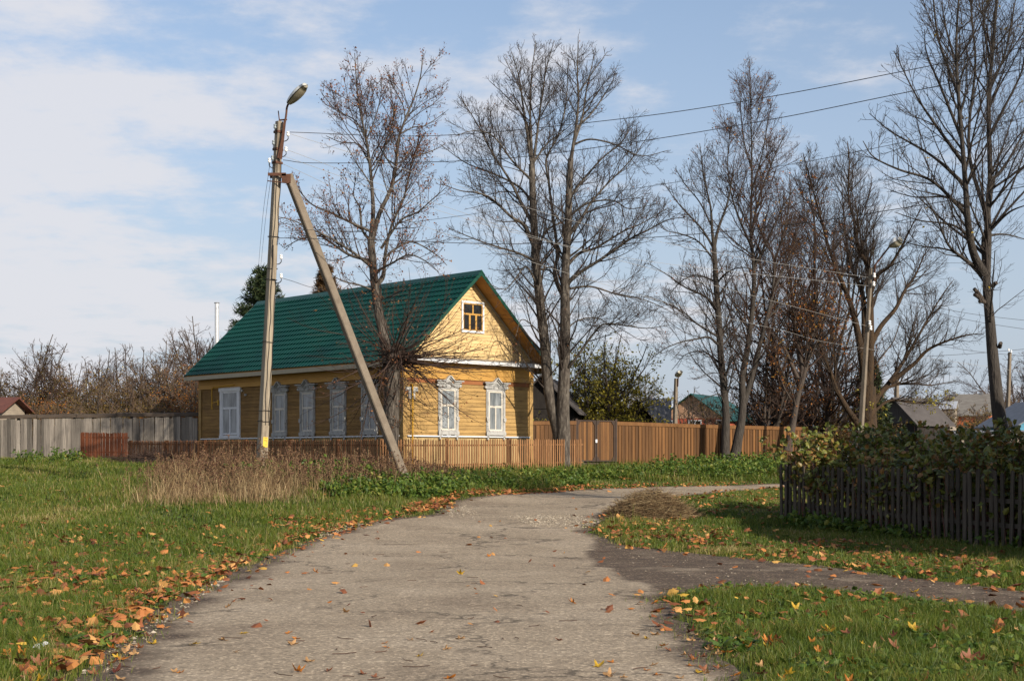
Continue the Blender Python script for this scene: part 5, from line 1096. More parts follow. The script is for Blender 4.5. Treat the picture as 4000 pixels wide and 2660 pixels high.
M_FLUE = mat('bright_steel_flue', (0.75, 0.75, 0.74), (0.62, 0.62, 0.62), scale=2, stretch=(1, 1, 6), rough=.35, metal=.6)
M_RUSTROOF = mat('rust_red_tin_roof', (0.13, 0.05, 0.035), (0.09, 0.035, 0.026), scale=4, rough=.7)

def gabled(name, label, c, rz, L, W, h, rise, wall_m, roof_m, gable_m=None, over=.35, windows=(), zb=None, board=.14, ribs=0, cat='house', chim=()):
    """ridge along local x; windows on the -y long side or -x gable: (side, a, z, w, h)"""
    zb = G(c[0], c[1]) if zb is None else zb
    h_ = thing(name, (c[0], c[1], zb), label, cat, rz=rz)
    def B(mb, nm, m, par=h_): return mb.build(nm, m, par, org=(0, 0, 0))
    r = random.Random(int(L*100)); w = MB(); z = -.3
    while z < h-.01:
        e = min(h, z+.2); d = r.uniform(0, .006); w.box(-L/2-d, L/2+d, -W/2-d, W/2+d, z, e-.004, r.uniform(.2, .8)); z = e
    B(w, 'wall', wall_m)
    for sx in (-1, 1):
        gm = MB(); y = -W/2
        while y < W/2-.01:
            e = min(W/2, y+board); za, zb_ = h+rise*(1-abs(y)/(W/2)), h+rise*(1-abs(e)/(W/2)); x0, x1 = (sx*L/2-.03, sx*L/2+.012)
            gm.hexa([(x0, y+.002, h+.001), (x1, y+.002, h+.001), (x1, e-.002, h+.001), (x0, e-.002, h+.001)], [(x0, y+.002, za+.001), (x1, y+.002, za+.001), (x1, e-.002, zb_+.001), (x0, e-.002, zb_+.001)], r.uniform(.2, .8)); y = e
        B(gm, 'gable', gable_m or wall_m)
    rf = MB(); t = math.hypot(W/2, rise); k = over/t; oy, oz = W/2*(1+k), -rise*k; nx = ribs or 1; xs = np.linspace(-L/2-over, L/2+over, nx*4+1 if ribs else 2)
    for s in (-1, 1):
        for i in range(len(xs)-1):
            b0 = .04*math.sin(i*math.pi/2) if ribs else 0; b1 = .04*math.sin((i+1)*math.pi/2) if ribs else 0
            q = [(xs[i], s*oy, h+oz+b0), (xs[i+1], s*oy, h+oz+b1), (xs[i+1], 0, h+rise+b1), (xs[i], 0, h+rise+b0)]
            if s > 0: q = q[::-1]
            rf.hexa(q, [(a, b, c_+.07) for a, b, c_ in q], r.uniform(.3, .7))
    ro = B(rf, 'roof', roof_m)
    for (cx, cy, cw, ch) in chim:
        m = MB(); zz = h+rise*(1-abs(cy)/(W/2)); m.box(cx-cw, cx+cw, cy-cw, cy+cw, zz-.3, zz+ch); B(m, 'chimney', M_TINROOF, ro)
    for side, a, z, ww, wh in windows:
        fr = (lambda u, v, d: (a+u, -W/2-.01-d, z+v)) if side == 'y' else (lambda u, v, d: (-L/2-.012-d, a-u, z+v))
        f = MB()
        for x0, x1, y0, y1 in ((-ww/2-.08, -ww/2, -.08, wh+.08), (ww/2, ww/2+.08, -.08, wh+.08), (-ww/2, ww/2, -.08, 0), (-ww/2, ww/2, wh, wh+.08), (-.03, .03, 0, wh)): f.prism([(x0, y0), (x1, y0), (x1, y1), (x0, y1)], fr, 0, .04)
        wn = B(f, 'window', M_WHITE); p = MB(); p.prism([(-ww/2, 0), (ww/2, 0), (ww/2, wh), (-ww/2, wh)], fr, -.005, .012); B(p, 'pane', M_DARKGLASS, wn)
    return h_
def at_px(px, Y): return ((px-HX)/F*Y, Y)
# wide red house with boarded gable facing the road
gabled('red_house', 'red-walled house with wide boarded gable and green roof behind the trees', (13.98, 101.7), R(62), 6.0, 4.7, 3.0, 1.65, M_REDWALL, M_GREENTRIM, M_GABLEWOOD, over=.4, zb=1.3, windows=(('x', 1.9, 1.9, .8, .9), ('x', -.2, 1.9, .8, .9), ('x', -2.2, 1.9, .8, .9), ('y', 1.2, 1.9, 1.3, .8)))
gabled('garden_shed', 'grey corrugated-roofed shed behind the amber fence', at_px(2570, 64), R(-6), 1.0, 1.3, .55, 1.05, M_TINROOF, M_TINROOF, over=.1, ribs=6, zb=pxz(1700, 64), cat='shed')
gabled('black_shed', 'tar-black shed in shade between the house and the twin trunks', at_px(2150, 60), R(80), 4.5, 2.6, 2.1, 1.3, M_BLACKWOOD, M_TARROOF, cat='shed')
gabled('lean_shed', 'dark steep-roofed shed half hidden behind the yellow-green bush', at_px(2490, 63), R(84), 3, 2.6, 1.0, 1.5, M_BLACKWOOD, M_TARROOF, cat='shed')
gabled('dark_shed', 'old dark-roofed shed rising above the raspberry thicket', at_px(3560, 75), R(35), 2.6, 2.9, 1.6, 1.3, M_BLACKWOOD, M_TARROOF, gable_m=M_TARROOF, over=.25, zb=pxz(1655, 75)-1.6, cat='shed')
gabled('white_shed', 'small white-gabled outbuilding behind the dark shed roof', at_px(3547, 110), R(75), 2, 1.5, 2.2, .8, M_WHITE, M_TARROOF, over=.1, zb=pxz(1548, 110)-3.0, cat='shed')
gabled('tan_shed', 'low shed with tan felt roof right of the dark shed', at_px(3640, 78), R(12), 1.3, 1.2, 1.1, .4, M_BLACKWOOD, M_TANROOF, zb=pxz(1640, 78)-1.5, cat='shed')
gabled('brick_house', 'distant house with grey slate roof and orange brick gable', at_px(3790, 128), R(-28), 3.6, 3.0, 2.6, 1.7, M_ORWALL, M_SLATE, zb=pxz(1542, 128)-4.3, windows=(), chim=((-1.4, 0, .14, .3), (1.0, .0, .1, .25)))
gabled('silver_shed', 'bright tin-roofed lean-to left of the distant brick house', at_px(3712, 118), R(-28), .9, 1.0, 2.2, .5, M_TANROOF, M_FLUE, over=.15, zb=pxz(1575, 118)-2.6, cat='shed')
gabled('blue_house', 'blue plank house gable peeking in behind the leaning trunk', at_px(4055, 80), R(92), 6, 4.4, 2.5, 1.3, M_BLUEWALL, M_TINROOF, M_BLUEWALL, over=.3, zb=pxz(1590, 80)-3.5)
gabled('tin_shed', 'low flat grey-roofed shed along the right edge behind the thicket', at_px(3930, 50), R(-4), 3.6, 1.2, 1.0, .12, M_TANROOF, M_TINROOF, over=.1, zb=pxz(1690, 50)-1.1, cat='shed')
gabled('garden_hut', 'tiny hut with rust-red tin roof at the far left edge', at_px(-60, 61.5), R(-12), 2.6, 2.0, 1.6, .5, M_TANROOF, M_RUSTROOF, over=.35, zb=pxz(1590, 61.5)-1.75, cat='shed')
# the house just outside the frame: its eave tip shows at the right edge and it shades the thicket
gabled('neighbour_house', 'dark house whose eave corner juts in at the right edge', (13.0, 22.8), R(90), 8.0, 5.6, 3.3, 2.7, M_BLACKWOOD, M_TARROOF, over=.5, zb=0.0)
for px, y0, y1, Y, w, lab in ((847, 1185, 1420, 68, .10, 'tall shiny steel flue behind the left end of the green roof'), (629, 1438, 1600, 76, .085, 'short white flue among the garden trees')):
    x = (px-HX)/F*Y; rt = thing('flue_pipe', (x, Y, pxz(y1, Y)), lab, 'flue'); m = MB(); m.tube([P(px, y1+120, Y), P(px, y0, Y)], w, 12); m.build('pipe', M_FLUE, rt); m = MB(); m.tube([P(px, y0, Y), P(px, y0-3, Y)], [w*1.25, w*1.25], 12); m.build('cap', M_TINROOF, rt)

# ------------------------------------------------------------------ thicket, weeds, grass
def lobed_leaves(c, size, g, nlobes=3, face=None):
    """folded three-lobed leaf clusters: centre fan of 6 triangles -> 2 quads + tip"""
    m = len(c); n = nrm(g.normal(0, .8, (m, 3))+np.array([0, -.2, .7])) if face is None else face; a = nrm(np.cross(n, g.normal(0, 1, (m, 3)))); b = np.cross(n, a); s = (size*g.uniform(.6, 1.35, m))[:, None]
    out = [c-a*s*.5, c-a*s*.25+b*s*.34-n*s*.12, c+a*s*.02+b*s*.30-n*s*.10, c+a*s*.12+b*s*.42-n*s*.16, c+a*s*.3+b*s*.2-n*s*.08, c+a*s*.62-n*s*.1, c+a*s*.3-b*s*.2-n*s*.08, c+a*s*.12-b*s*.42-n*s*.16, c+a*s*.02-b*s*.30-n*s*.10, c-a*s*.25-b*s*.34-n*s*.12, c+a*s*.05+n*s*.03]
    v = np.stack(out, 1).reshape(-1, 3); k = (np.arange(m)*11)[:, None]
    tri = np.concatenate([k+np.array([[i, i+1, 10]]) for i in range(9)]+[k+np.array([[9, 0, 10]])])
    return v, tri

def raspberry():
    g = np.random.default_rng(51); A = PFA[:2]; Bv = PFB[:2]; e = nrm(Bv-A); nb = np.array((-e[1], e[0]))     # away from camera side
    if nb[0] < 0: nb = -nb
    L = np.linalg.norm(Bv-A); root_xy = A+e*L*.4+nb*1.2
    root = thing('raspberry_thicket', (root_xy[0], root_xy[1], G(*root_xy)), 'dense raspberry thicket with green and bronze leaves behind the picket fence', 'bushes')
    m = 1000; s = g.uniform(.15, L+.5, m); q = np.where(g.random(m) < .05, g.uniform(-.1, .1, m), .12+2.6*g.random(m)**1.1); xy = A+e*s[:, None]+nb*q[:, None]; z = ground(xy[:, 0], xy[:, 1])
    c = np.column_stack([xy, z]); H = g.uniform(.95, 1.75, m)+.20*np.sin(s*1.3+1)+.12*q; az = g.uniform(0, 2*math.pi, m)
    d = nrm(np.stack([np.cos(az)*.22, np.sin(az)*.22, np.ones(m)], 1)); p, r = grow(c, d, H*1.05, np.full(m, .008), np.full(m, .004), 7, .07, (.05, .05, .03, 0, -.03, -.08, -.14), g)
    cs = TubeSet(); cs.add(p, r, 4)
    ch = children(p, r, 3.2, .3, 1, (35, 70), (.12, .3), .1, .5, g, up=.1, rmin=.003); p2, r2 = grow(ch[0], ch[1], ch[2], ch[3]*.6, np.full(len(ch[0]), .002), 3, .15, (.05, .0, -.05), g); cs.add(p2, r2, 3)
    cs.build('cane', M_CANE, root)
    tp = np.concatenate([p2[:, 1:].reshape(-1, 3), p[:, 3:].reshape(-1, 3)]); gz = ground(tp[:, 0], tp[:, 1]); h = tp[:, 2]-gz
    w = np.clip((h-.1)/1.0, .05, 1)**1.3; w /= w.sum(); n = 23000; k = g.choice(len(tp), n, p=w); cc = tp[k]+g.normal(0, .05, (n, 3))
    v, t = lobed_leaves(cc, .115, g); tone = np.clip(g.beta(2.0, 2.4, n)+.12*np.sin(cc[:, 0]*1.9+cc[:, 1]*1.1), 0, 1)
    np_mesh('foliage', v, [t], M_RASP, root, tone=np.repeat(tone, 11))
raspberry()

M_GRASS = ramp_mat('grass_blades', [(0, (0.03, 0.05, 0.006)), (.3, (0.066, 0.104, 0.011)), (.6, (0.12, 0.155, 0.017)), (.8, (0.20, 0.175, 0.035)), (1, (0.36, 0.27, 0.12))], rough=.5, trans=.35, spec=.35)
M_STRAW = ramp_mat('dry_straw_stalks', [(0, (0.075, 0.042, 0.022)), (.45, (0.17, 0.105, 0.05)), (.8, (0.36, 0.26, 0.13)), (1, (0.52, 0.41, 0.23))], rough=.8, trans=.15)
M_WEED = ramp_mat('brown_weed_heads', [(0, (0.05, 0.024, 0.016)), (.5, (0.115, 0.058, 0.034)), (1, (0.20, 0.115, 0.06))], rough=.9, trans=.1)
M_HERB = ramp_mat('verge_herb_leaves', [(0, (0.03, 0.06, 0.01)), (.4, (0.075, 0.13, 0.016)), (.75, (0.15, 0.18, 0.025)), (1, (0.32, 0.26, 0.05))], rough=.5, trans=.35)

def vnoise(x, y, s, seed):
    r = np.random.default_rng(seed); o = np.zeros_like(x)
    for i in range(7):
        a = r.uniform(0, 6.28); k = s*(1.0+.45*i); o += np.sin((x*math.cos(a)+y*math.sin(a))*k+r.uniform(0, 6.28))/(1+.35*i)
    return o/2.6
def blades(x, y, z, h, w, lean, tone, g, name, m, kind='stuff'):
    n = len(x); az = g.uniform(0, 2*math.pi, n); fa = g.uniform(0, 2*math.pi, n); sx, sy = np.cos(fa)*w/2, np.sin(fa)*w/2; lx, ly = np.cos(az)*lean*h, np.sin(az)*lean*h
    hz = h*np.sqrt(np.clip(1-lean**2*.6, .15, 1))
    v = np.empty((n, 5, 3)); v[:, 0] = np.stack([x-sx, y-sy, z-.02], 1); v[:, 1] = np.stack([x+sx, y+sy, z-.02], 1)
    v[:, 2] = np.stack([x+sx*.8+lx*.35, y+sy*.8+ly*.35, z+hz*.58], 1); v[:, 3] = np.stack([x-sx*.8+lx*.35, y-sy*.8+ly*.35, z+hz*.58], 1); v[:, 4] = np.stack([x+lx, y+ly, z+hz], 1)
    k = (np.arange(n)*5)[:, None]
    return np_mesh(name, v.reshape(-1, 3), [k+np.array([[0, 1, 2, 3]]), k+np.array([[3, 2, 4]])], m, tone=np.repeat(tone, 5))

def edge_dist(poly, x, y):
    d = np.full(len(x), 9.0)
    for a, b in zip(poly, np.roll(poly, -1, 0)):
        ab = b-a; t = np.clip(((x-a[0])*ab[0]+(y-a[1])*ab[1])/(ab@ab+1e-9), 0, 1); d = np.minimum(d, np.hypot(x-a[0]-t*ab[0], y-a[1]-t*ab[1]))
    return d
weed_poly = np.array([tuple(hit(a, b)[:2]) for a, b in [(650, 1905), (700, 1945), (820, 1965), (1000, 1962), (1200, 1930), (1420, 1915), (1600, 1880), (1580, 1856), (1500, 1852), (1300, 1850), (1000, 1845), (850, 1848), (740, 1862)]])
def in_house(x, y):
    a = (x-HC[0])*HV[0]+(y-HC[1])*HV[1]; b = (x-HC[0])*HU[0]+(y-HC[1])*HU[1]; return (a > -.1) & (a < HW+.1) & (b > -.1) & (b < HL+.1)
def grass():
    g = np.random.default_rng(61); N = 3000000
    # sample depth so that density falls with distance
    Ymin, Ymax = 8.6, 62.0; u = g.random(N); p = -.9   # pdf over Y ~ Y^p (area element included)
    Y = (Ymin**(p+1)+u*(Ymax**(p+1)-Ymin**(p+1)))**(1/(p+1)); X = g.uniform(-1, 1, N)*(.395*Y+1.1)
    k = np.ones(N, bool); 
    ins = inside(road_poly, X+g.normal(0, .13, N), Y+g.normal(0, .13, N)); k &= ~ins; k &= ~in_house(X, Y); k &= ~((Y > 57) & (X < -8)); k &= ~((X > 5.5) & (Y > 50.5+.2*X))
    X, Y = X[k], Y[k]; nz = vnoise(X, Y, 1.1, 1); nz2 = vnoise(X, Y, 4.0, 2); d = np.minimum(edge_dist(road_poly, X, Y), 3)
    keep = g.random(len(X)) < np.clip(.12+d*2.6, 0, 1)*np.clip(.75+.5*nz2, .25, 1)*np.where(vnoise(X, Y, 1.6, 44)+.35*vnoise(X, Y, 5, 45) > .42, .35, 1); X, Y, nz, nz2, d = X[keep], Y[keep], nz[keep], nz2[keep], d[keep]
    n = min(len(X), 800000); X, Y, nz, nz2, d = [q[:n] for q in (X, Y, nz, nz2, d)]
    z = ground(X, Y); far = np.clip((Y-12)/30, 0, 1); left = X < 0
    h = g.gamma(5, .0145, n)*(1+.55*nz2)*(1+.25*nz)*np.clip(.35+d*1.6, .3, 1)*np.where((X > 1) & (Y < 30), .85, 1.1)+.02
    verge = (Y > 38) & (X > -3) & (Y < 56); h = np.where(verge, h*1.8, h); h = np.where((X > 1.5) & (Y > 31) & (Y < 46+.25*X), h*np.where(d < 2.0, .3, .5), h)
    tone = np.clip(.42+.16*nz+.12*nz2+g.normal(0, .16, n)+(g.random(n) < .09)*.4, 0, 1); tone = np.where((Y < 20) & (X > 1), tone*.85, tone); pt = vnoise(X, Y, .9, 33); tone = np.clip(tone+np.clip(pt-.25, 0, 1)*g.random(n)*.8, 0, 1); h = h*np.where(pt > .3, .75, 1)
    tone = np.where(d < .35, np.clip(tone+.18*g.random(n), 0, 1), tone)
    lean = np.clip(g.beta(2, 2.5, n)*1.1, 0, .95)
    tag(blades(X, Y, z, h, .0052*np.maximum(1, Y/13), lean, tone, g, 'grass', M_GRASS), 'short autumn grass on both sides of the road', 'grass', kind='stuff')
grass()

def in_poly_points(poly, n, g):
    x0, y0 = poly.min(0); x1, y1 = poly.max(0); o = np.empty((0, 2))
    while len(o) < n:
        q = np.column_stack([g.uniform(x0, x1, n), g.uniform(y0, y1, n)]); o = np.vstack([o, q[inside(poly, q[:, 0], q[:, 1])]])
    return o[:n]
def weeds():
    g = np.random.default_rng(71)
    # straw-coloured tall grass in front of the pole
    q = np.vstack([in_poly_points(weed_poly, 3500, g), in_poly_points(np.array([tuple(hit(a, b)[:2]) for a, b in [(700, 1925), (760, 1965), (1030, 1965), (1120, 1920), (1000, 1880), (820, 1890)]]), 9000, g), in_poly_points(np.array([tuple(hit(a, b)[:2]) for a, b in [(560, 1945), (600, 1985), (760, 1985), (820, 1960), (660, 1935)]]), 500, g)])
    q = q+g.normal(0, .55, q.shape); q = q[~inside(road_poly, q[:, 0], q[:, 1])]; z = ground(q[:, 0], q[:, 1]); n = len(q); h = g.gamma(5, .068, n)*np.clip(1.25-(q[:, 1]-33)*.085, .3, 1.15)*(.75+.5*vnoise(q[:, 0], q[:, 1], 1.7, 5)).clip(.2); tone = np.clip(g.beta(1.6, 1.6, n), 0, 1)
    tag(blades(q[:, 0], q[:, 1], z, h, .009, np.clip(g.beta(2, 3, n), 0, .85), tone, g, 'dry_grass', M_STRAW), 'tall straw-coloured dry grass round the pole foot', 'dry grass', kind='stuff')
    # branching weed stalks with brown heads
    wide = np.array([tuple(hit(a, b)[:2]) for a, b in [(620, 1870), (700, 1925), (1000, 1920), (1300, 1900), (1560, 1880), (1640, 1895), (1900, 1870), (1900, 1850), (1640, 1862), (1500, 1855), (1300, 1850), (1000, 1842), (840, 1842), (660, 1845)]])
    q = np.vstack([in_poly_points(wide, 2200, g), in_poly_points(weed_poly, 600, g)]); q = q+g.normal(0, .5, q.shape); q = q[~inside(road_poly, q[:, 0], q[:, 1])]; m = len(q); c = np.column_stack([q, ground(q[:, 0], q[:, 1])-.02]); H = g.gamma(8, .06, m)*np.where(q[:, 0] < -1.5, 1, .85)*np.clip(1.15-(q[:, 1]-35)*.075, .4, 1.1); az = g.uniform(0, 6.28, m)
    d = nrm(np.stack([np.cos(az)*.18, np.sin(az)*.18, np.ones(m)], 1)); p, r = grow(c, d, H, np.full(m, .006), np.full(m, .003), 5, .08, .03, g)
    ts = TubeSet(); ts.add(p, r, 3, g.beta(2, 2, m)); ch = children(p, r, 9, .35, 1, (25, 55), (.15, .35), .06, .35, g, up=.25, rmin=.0025); p2, r2 = grow(ch[0], ch[1], ch[2], np.full(len(ch[0]), .003), np.full(len(ch[0]), .002), 3, .12, .1, g); ts.add(p2, r2, 3, g.beta(2, 2.5, len(p2)))
    tag(ts.build('weed_stalks', M_STRAW), 'dead branching weed stalks along the lath fence', 'weeds', kind='stuff')
    tp = np.concatenate([p2[:, 1:].reshape(-1, 3), p[:, 4:].reshape(-1, 3)]); n = 36000; k = g.integers(0, len(tp), n); v, f = leaf_quads(tp[k]+g.normal(0, .02, (n, 3)), .048, g)
    tag(np_mesh('weed_heads', v, [f], M_WEED, tone=np.repeat(g.random(n), 4)), 'brown withered leaves and seed heads of the roadside weeds', 'weeds', kind='stuff')
    # green leafy herbs along the verge and below the fences
    polys = [([(1250, 1915), (1300, 1950), (1700, 1955), (1820, 1925), (1780, 1885), (1560, 1885)], 5600, .25), ([(1750, 1880), (1800, 1920), (2300, 1902), (2300, 1860), (1900, 1862)], 4200, .26), ([(2560, 1830), (2600, 1880), (3060, 1875), (3060, 1812), (2820, 1815)], 6500, .40), ([(60, 1800), (60, 1812), (330, 1808), (330, 1795)], 700, .35), ([(900, 1870), (950, 1900), (1500, 1890), (1500, 1868)], 1500, .38), ([(2300, 1850), (2320, 1880), (2600, 1870), (2600, 1832)], 1800, .22), ([(3080, 2035), (3080, 2062), (3700, 2125), (3980, 2155), (3980, 2140), (3500, 2085)], 2600, .22)]
    V = []; T = []; nn = 0; tones = []; ts = TubeSet()
    for pp, n, hh in polys:
        po = np.array([tuple(hit(a, b)[:2]) for a, b in pp]); ms = n//8; q = in_poly_points(po, ms, g); c = np.column_stack([q, ground(q[:, 0], q[:, 1])]); az = g.uniform(0, 6.28, ms)
        d = nrm(np.stack([np.cos(az)*.35, np.sin(az)*.35, np.ones(ms)], 1)); H = hh*g.uniform(.5, 1.4, ms); p, r = grow(c, d, H, np.full(ms, .004), np.full(ms, .002), 4, .12, 0.0, g); ts.add(p, r, 3, g.uniform(.2, .6, ms))
        tp = p[:, 1:].reshape(-1, 3); k = g.integers(0, len(tp), n); v, t = lobed_leaves(tp[k]+g.normal(0, .05, (n, 3)), .095, g); V.append(v); T.append(t+nn); nn += len(v); tones.append(np.repeat(np.clip(g.beta(2, 2.6, n), 0, 1), 11))
    tag(np_mesh('verge_herbs', np.concatenate(V), [np.concatenate(T)], M_HERB, tone=np.concatenate(tones)), 'low green leafy herbs along the verge and fence feet', 'herbs', kind='stuff')
    tag(ts.build('herb_stems', M_HERB), 'thin green stems of the low verge herbs', 'herbs', kind='stuff')
weeds()

# ------------------------------------------------------------------ fallen leaves
LC = {'yellow': (0.56, 0.34, 0.03), 'orange': (0.52, 0.185, 0.028), 'tan': (0.46, 0.26, 0.11), 'brown': (0.26, 0.10, 0.045), 'dark red': (0.13, 0.035, 0.02)}
LM = {k: mat('%s_maple_leaf' % k.replace(' ', '_'), c, tuple(v*.62 for v in c), scale=9, rough=.6, trans=.2, spec=.3) for k, c in LC.items()}
def maple_mesh(name, m, seed, curl):
    r = random.Random(seed); n = 40; out = []
    # five pointed lobes with side teeth
    tips = [(-2.25, .62), (-1.1, .88), (0, 1.0), (1.1, .88), (2.25, .62)]; pts = [(0, -.30)]
    for i, (a, l) in enumerate(tips):
        l *= r.uniform(.9, 1.08)
        for da, f in ((-.42, .50), (-.24, .60), (-.20, .74), (0, 1.0), (.20, .74), (.24, .60), (.42, .50)):
            pts.append(((math.sin(a+da)*l*f), math.cos(a+da)*l*f))
        if i < 4: am = (a+tips[i+1][0])/2; pts.append((math.sin(am)*.36, math.cos(am)*.36))
    k = [r.uniform(-1, 1) for _ in range(6)]
    def zf(x, y): return curl*(.32*(x*x+y*y)*(1+.4*k[0])+.20*k[1]*x*y+.22*k[2]*x*x*y+.16*math.sin(3*math.atan2(x, y+.001)+k[3]*3)*math.hypot(x, y))
    ring = [(x*.55, y*.55) for x, y in pts]; V = [(0, 0, 0)]+[(x, y, zf(x, y)) for x, y in ring]+[(x, y, zf(x, y)) for x, y in pts]; N = len(pts); Fc = []
    for i in range(N):
        j = (i+1) % N; Fc.append((0, 1+j, 1+i)); Fc.append((1+i, 1+j, 1+N+j, 1+N+i))
    o = len(V); V += [(-.02, -.28, zf(0, -.28)), (.02, -.28, zf(0, -.28)), (.06, -.85, .05*curl), (.03, -.86, .05*curl)]; Fc.append((o, o+1, o+2, o+3))
    me = bpy.data.meshes.new(name); me.from_pydata(V, [], Fc); me.materials.append(m); me.polygons.foreach_set('use_smooth', [True]*len(Fc)); me.update(); return me
LMESH = {c: [maple_mesh('fallen_leaf', LM[c], 100+i+17*j, (.7, 1.3, 2.0, 1.6)[i]) for i in range(4)] for j, c in enumerate(LC)}
def leaf_spots(n, g):
    """places where leaves lie: drifts along the road edges, a scatter on grass and road"""
    out = []
    E = road_poly; seg = np.hypot(*(np.roll(E, -1, 0)-E).T)
    k = g.choice(len(E), n*3, p=seg/seg.sum()); t = g.random(n*3)[:, None]; a = E[k]; b = np.roll(E, -1, 0)[k]; nn = nrm(np.column_stack([(b-a)[:, 1], -(b-a)[:, 0]])); c = a+(b-a)*t+nn*g.normal(0, .42, n*3)[:, None]
    Y = (8.8**-.2+g.random(n*3)*(46**-.2-8.8**-.2))**(-5); s = np.column_stack([Y*g.uniform(-.37, .37, n*3), Y])
    return c, s
EXACT = [((1800, 2248), 'yellow', 1, .95, 'bright yellow maple leaf standing up alone in mid road'), ((900, 2180), 'yellow', .5, .5, 'large yellow maple leaf at the left grass edge by the road'), ((265, 2432), 'yellow', .9, .6, 'upright yellow leaf in the lower left grass'), ((355, 2455), 'yellow', .5, .4, 'yellow leaf right of the upright one in lower left grass'), ((155, 2540), 'yellow', .3, .3, 'yellow leaf lying on the white paper scrap'), ((440, 2425), 'orange', .3, .3, 'golden-orange leaf near the lower left road edge'), ((595, 2430), 'yellow', .2, .2, 'yellow leaf lying flat on the left road edge'), ((460, 2245), 'orange', .6, .5, 'big curled orange leaf in the left grass'), ((535, 2340), 'dark red', .6, .5, 'dark red curled leaf near the left road edge'), ((3240, 2490), 'yellow', .5, .3, 'pale yellow leaf in the lower right grass'), ((3110, 2405), 'yellow', .5, .3, 'greenish-yellow leaf in the right grass near the side track'), ((2985, 2480), 'orange', .9, .6, 'upright orange leaf in the right grass near the road'), ((3960, 2590), 'orange', .5, .5, 'large tan-orange leaf at the lower right corner'), ((1235, 2240), 'orange', .3, .4, 'curled orange leaf on the road left of centre'), ((1350, 2398), 'tan', .4, .3, 'domed tan leaf on the road below the centre'), ((1140, 2530), 'tan', .2, .2, 'flat tan leaf on the road, lower left of centre'), ((1165, 2632), 'orange', .2, .3, 'orange leaf on the road at the bottom of the picture'), ((2240, 2365), 'orange', .2, .2, 'orange leaf by the crack right of the road centre'), ((2485, 2495), 'tan', .3, .3, 'tan leaf on the right half of the road'), ((2380, 2650), 'tan', .2, .2, 'tan leaf at the bottom right of the road'), ((890, 2378), 'tan', .2, .2, 'flat orange-tan leaf on the road near the left edge'), ((2555, 2365), 'orange', .2, .2, 'orange leaf at the tip of the lower right grass'), ((750, 2525), 'yellow', .1, .1, 'pale leaf on dark asphalt at the lower left'), ((3570, 2320), 'yellow', .2, .2, 'yellow-orange leaf on the near edge of the side track'), ((1910, 2178), 'orange', .2, .2, 'small orange leaf at the far middle of the road')]
def fallen():
    g = np.random.default_rng(81); r = random.Random(81); GRP = 'fallen maple leaves'
    used = []
    def place(x, y, zoff, c, size, pitch, label, sub=None):
        o = bpy.data.objects.new('fallen_leaf', LMESH[c][sub if sub is not None else r.randrange(4)]); COL.objects.link(o)
        o.location = (x, y, G(x, y)+zoff); s = size; o.scale = (s, s, s); o.rotation_euler = (pitch+r.uniform(-.15, .15), r.uniform(-.3, .3)*(.4+pitch), r.uniform(0, 6.28)); tag(o, label, 'leaf', GRP); used.append((x, y))
    for (px, py), c, pitch, _, lab in EXACT:
        h = hit(px, py); onroad = inside(road_poly, np.array([h[0]]), np.array([h[1]]))[0]; place(h[0], h[1], .022 if onroad else .07, c, .078 if c == 'yellow' else .07, pitch, lab)
    c, s = leaf_spots(900, g); allp = np.vstack([c[:1300], s[:1400]]); g.shuffle(allp)
    x, y = allp[:, 0], allp[:, 1]; vis = (y > 8.7) & (y < 46) & (np.abs(x/y) < .372); allp = allp[vis]; x, y = allp[:, 0], allp[:, 1]
    on = inside(road_poly, x, y); d = edge_dist(road_poly, x, y); keep = np.where(on & (d > .35), g.random(len(x)) < .22, True); 
    lefty = x < 0; allp = allp[keep]; on = on[keep]; d = d[keep]
    order = np.argsort(allp[:, 1]); allp, on, d = allp[order], on[order], d[order]
    n_ind = 300-len(EXACT)
    for i in range(min(n_ind, len(allp))):
        X, Yv = allp[i]; col = r.choices(list(LC), (.10, .25, .22, .33, .10))[0]
        if on[i] and d[i] > .3: col = r.choice(('orange', 'tan', 'tan', 'orange', 'brown', 'yellow'))
        if on[i] and d[i] > .3: place(X, Yv, .018, col, r.uniform(.045, .075), r.uniform(0, .12), '%s fallen maple leaf lying flat on the road surface' % col, r.choice((0, 1)))
        elif d[i] < .35: place(X, Yv, .03, col, r.uniform(.045, .075), r.uniform(0, .5), '%s fallen maple leaf in the drift along the road edge' % col)
        else: place(X, Yv, r.uniform(.05, .095), col, r.choice((r.uniform(.035, .06), r.uniform(.055, .088))), r.uniform(.1, .8), '%s fallen maple leaf resting in the %s grass' % (col, 'left' if X < 0 else 'right'))
    rest = allp[n_ind:]; return rest
REST = fallen()
M_LITTER = ramp_mat('leaf_litter_colours', [(0, (0.09, 0.034, 0.02)), (.35, (0.24, 0.08, 0.03)), (.65, (0.44, 0.165, 0.045)), (.88, (0.50, 0.27, 0.09)), (1, (0.60, 0.38, 0.04))], rough=.65, trans=.2)
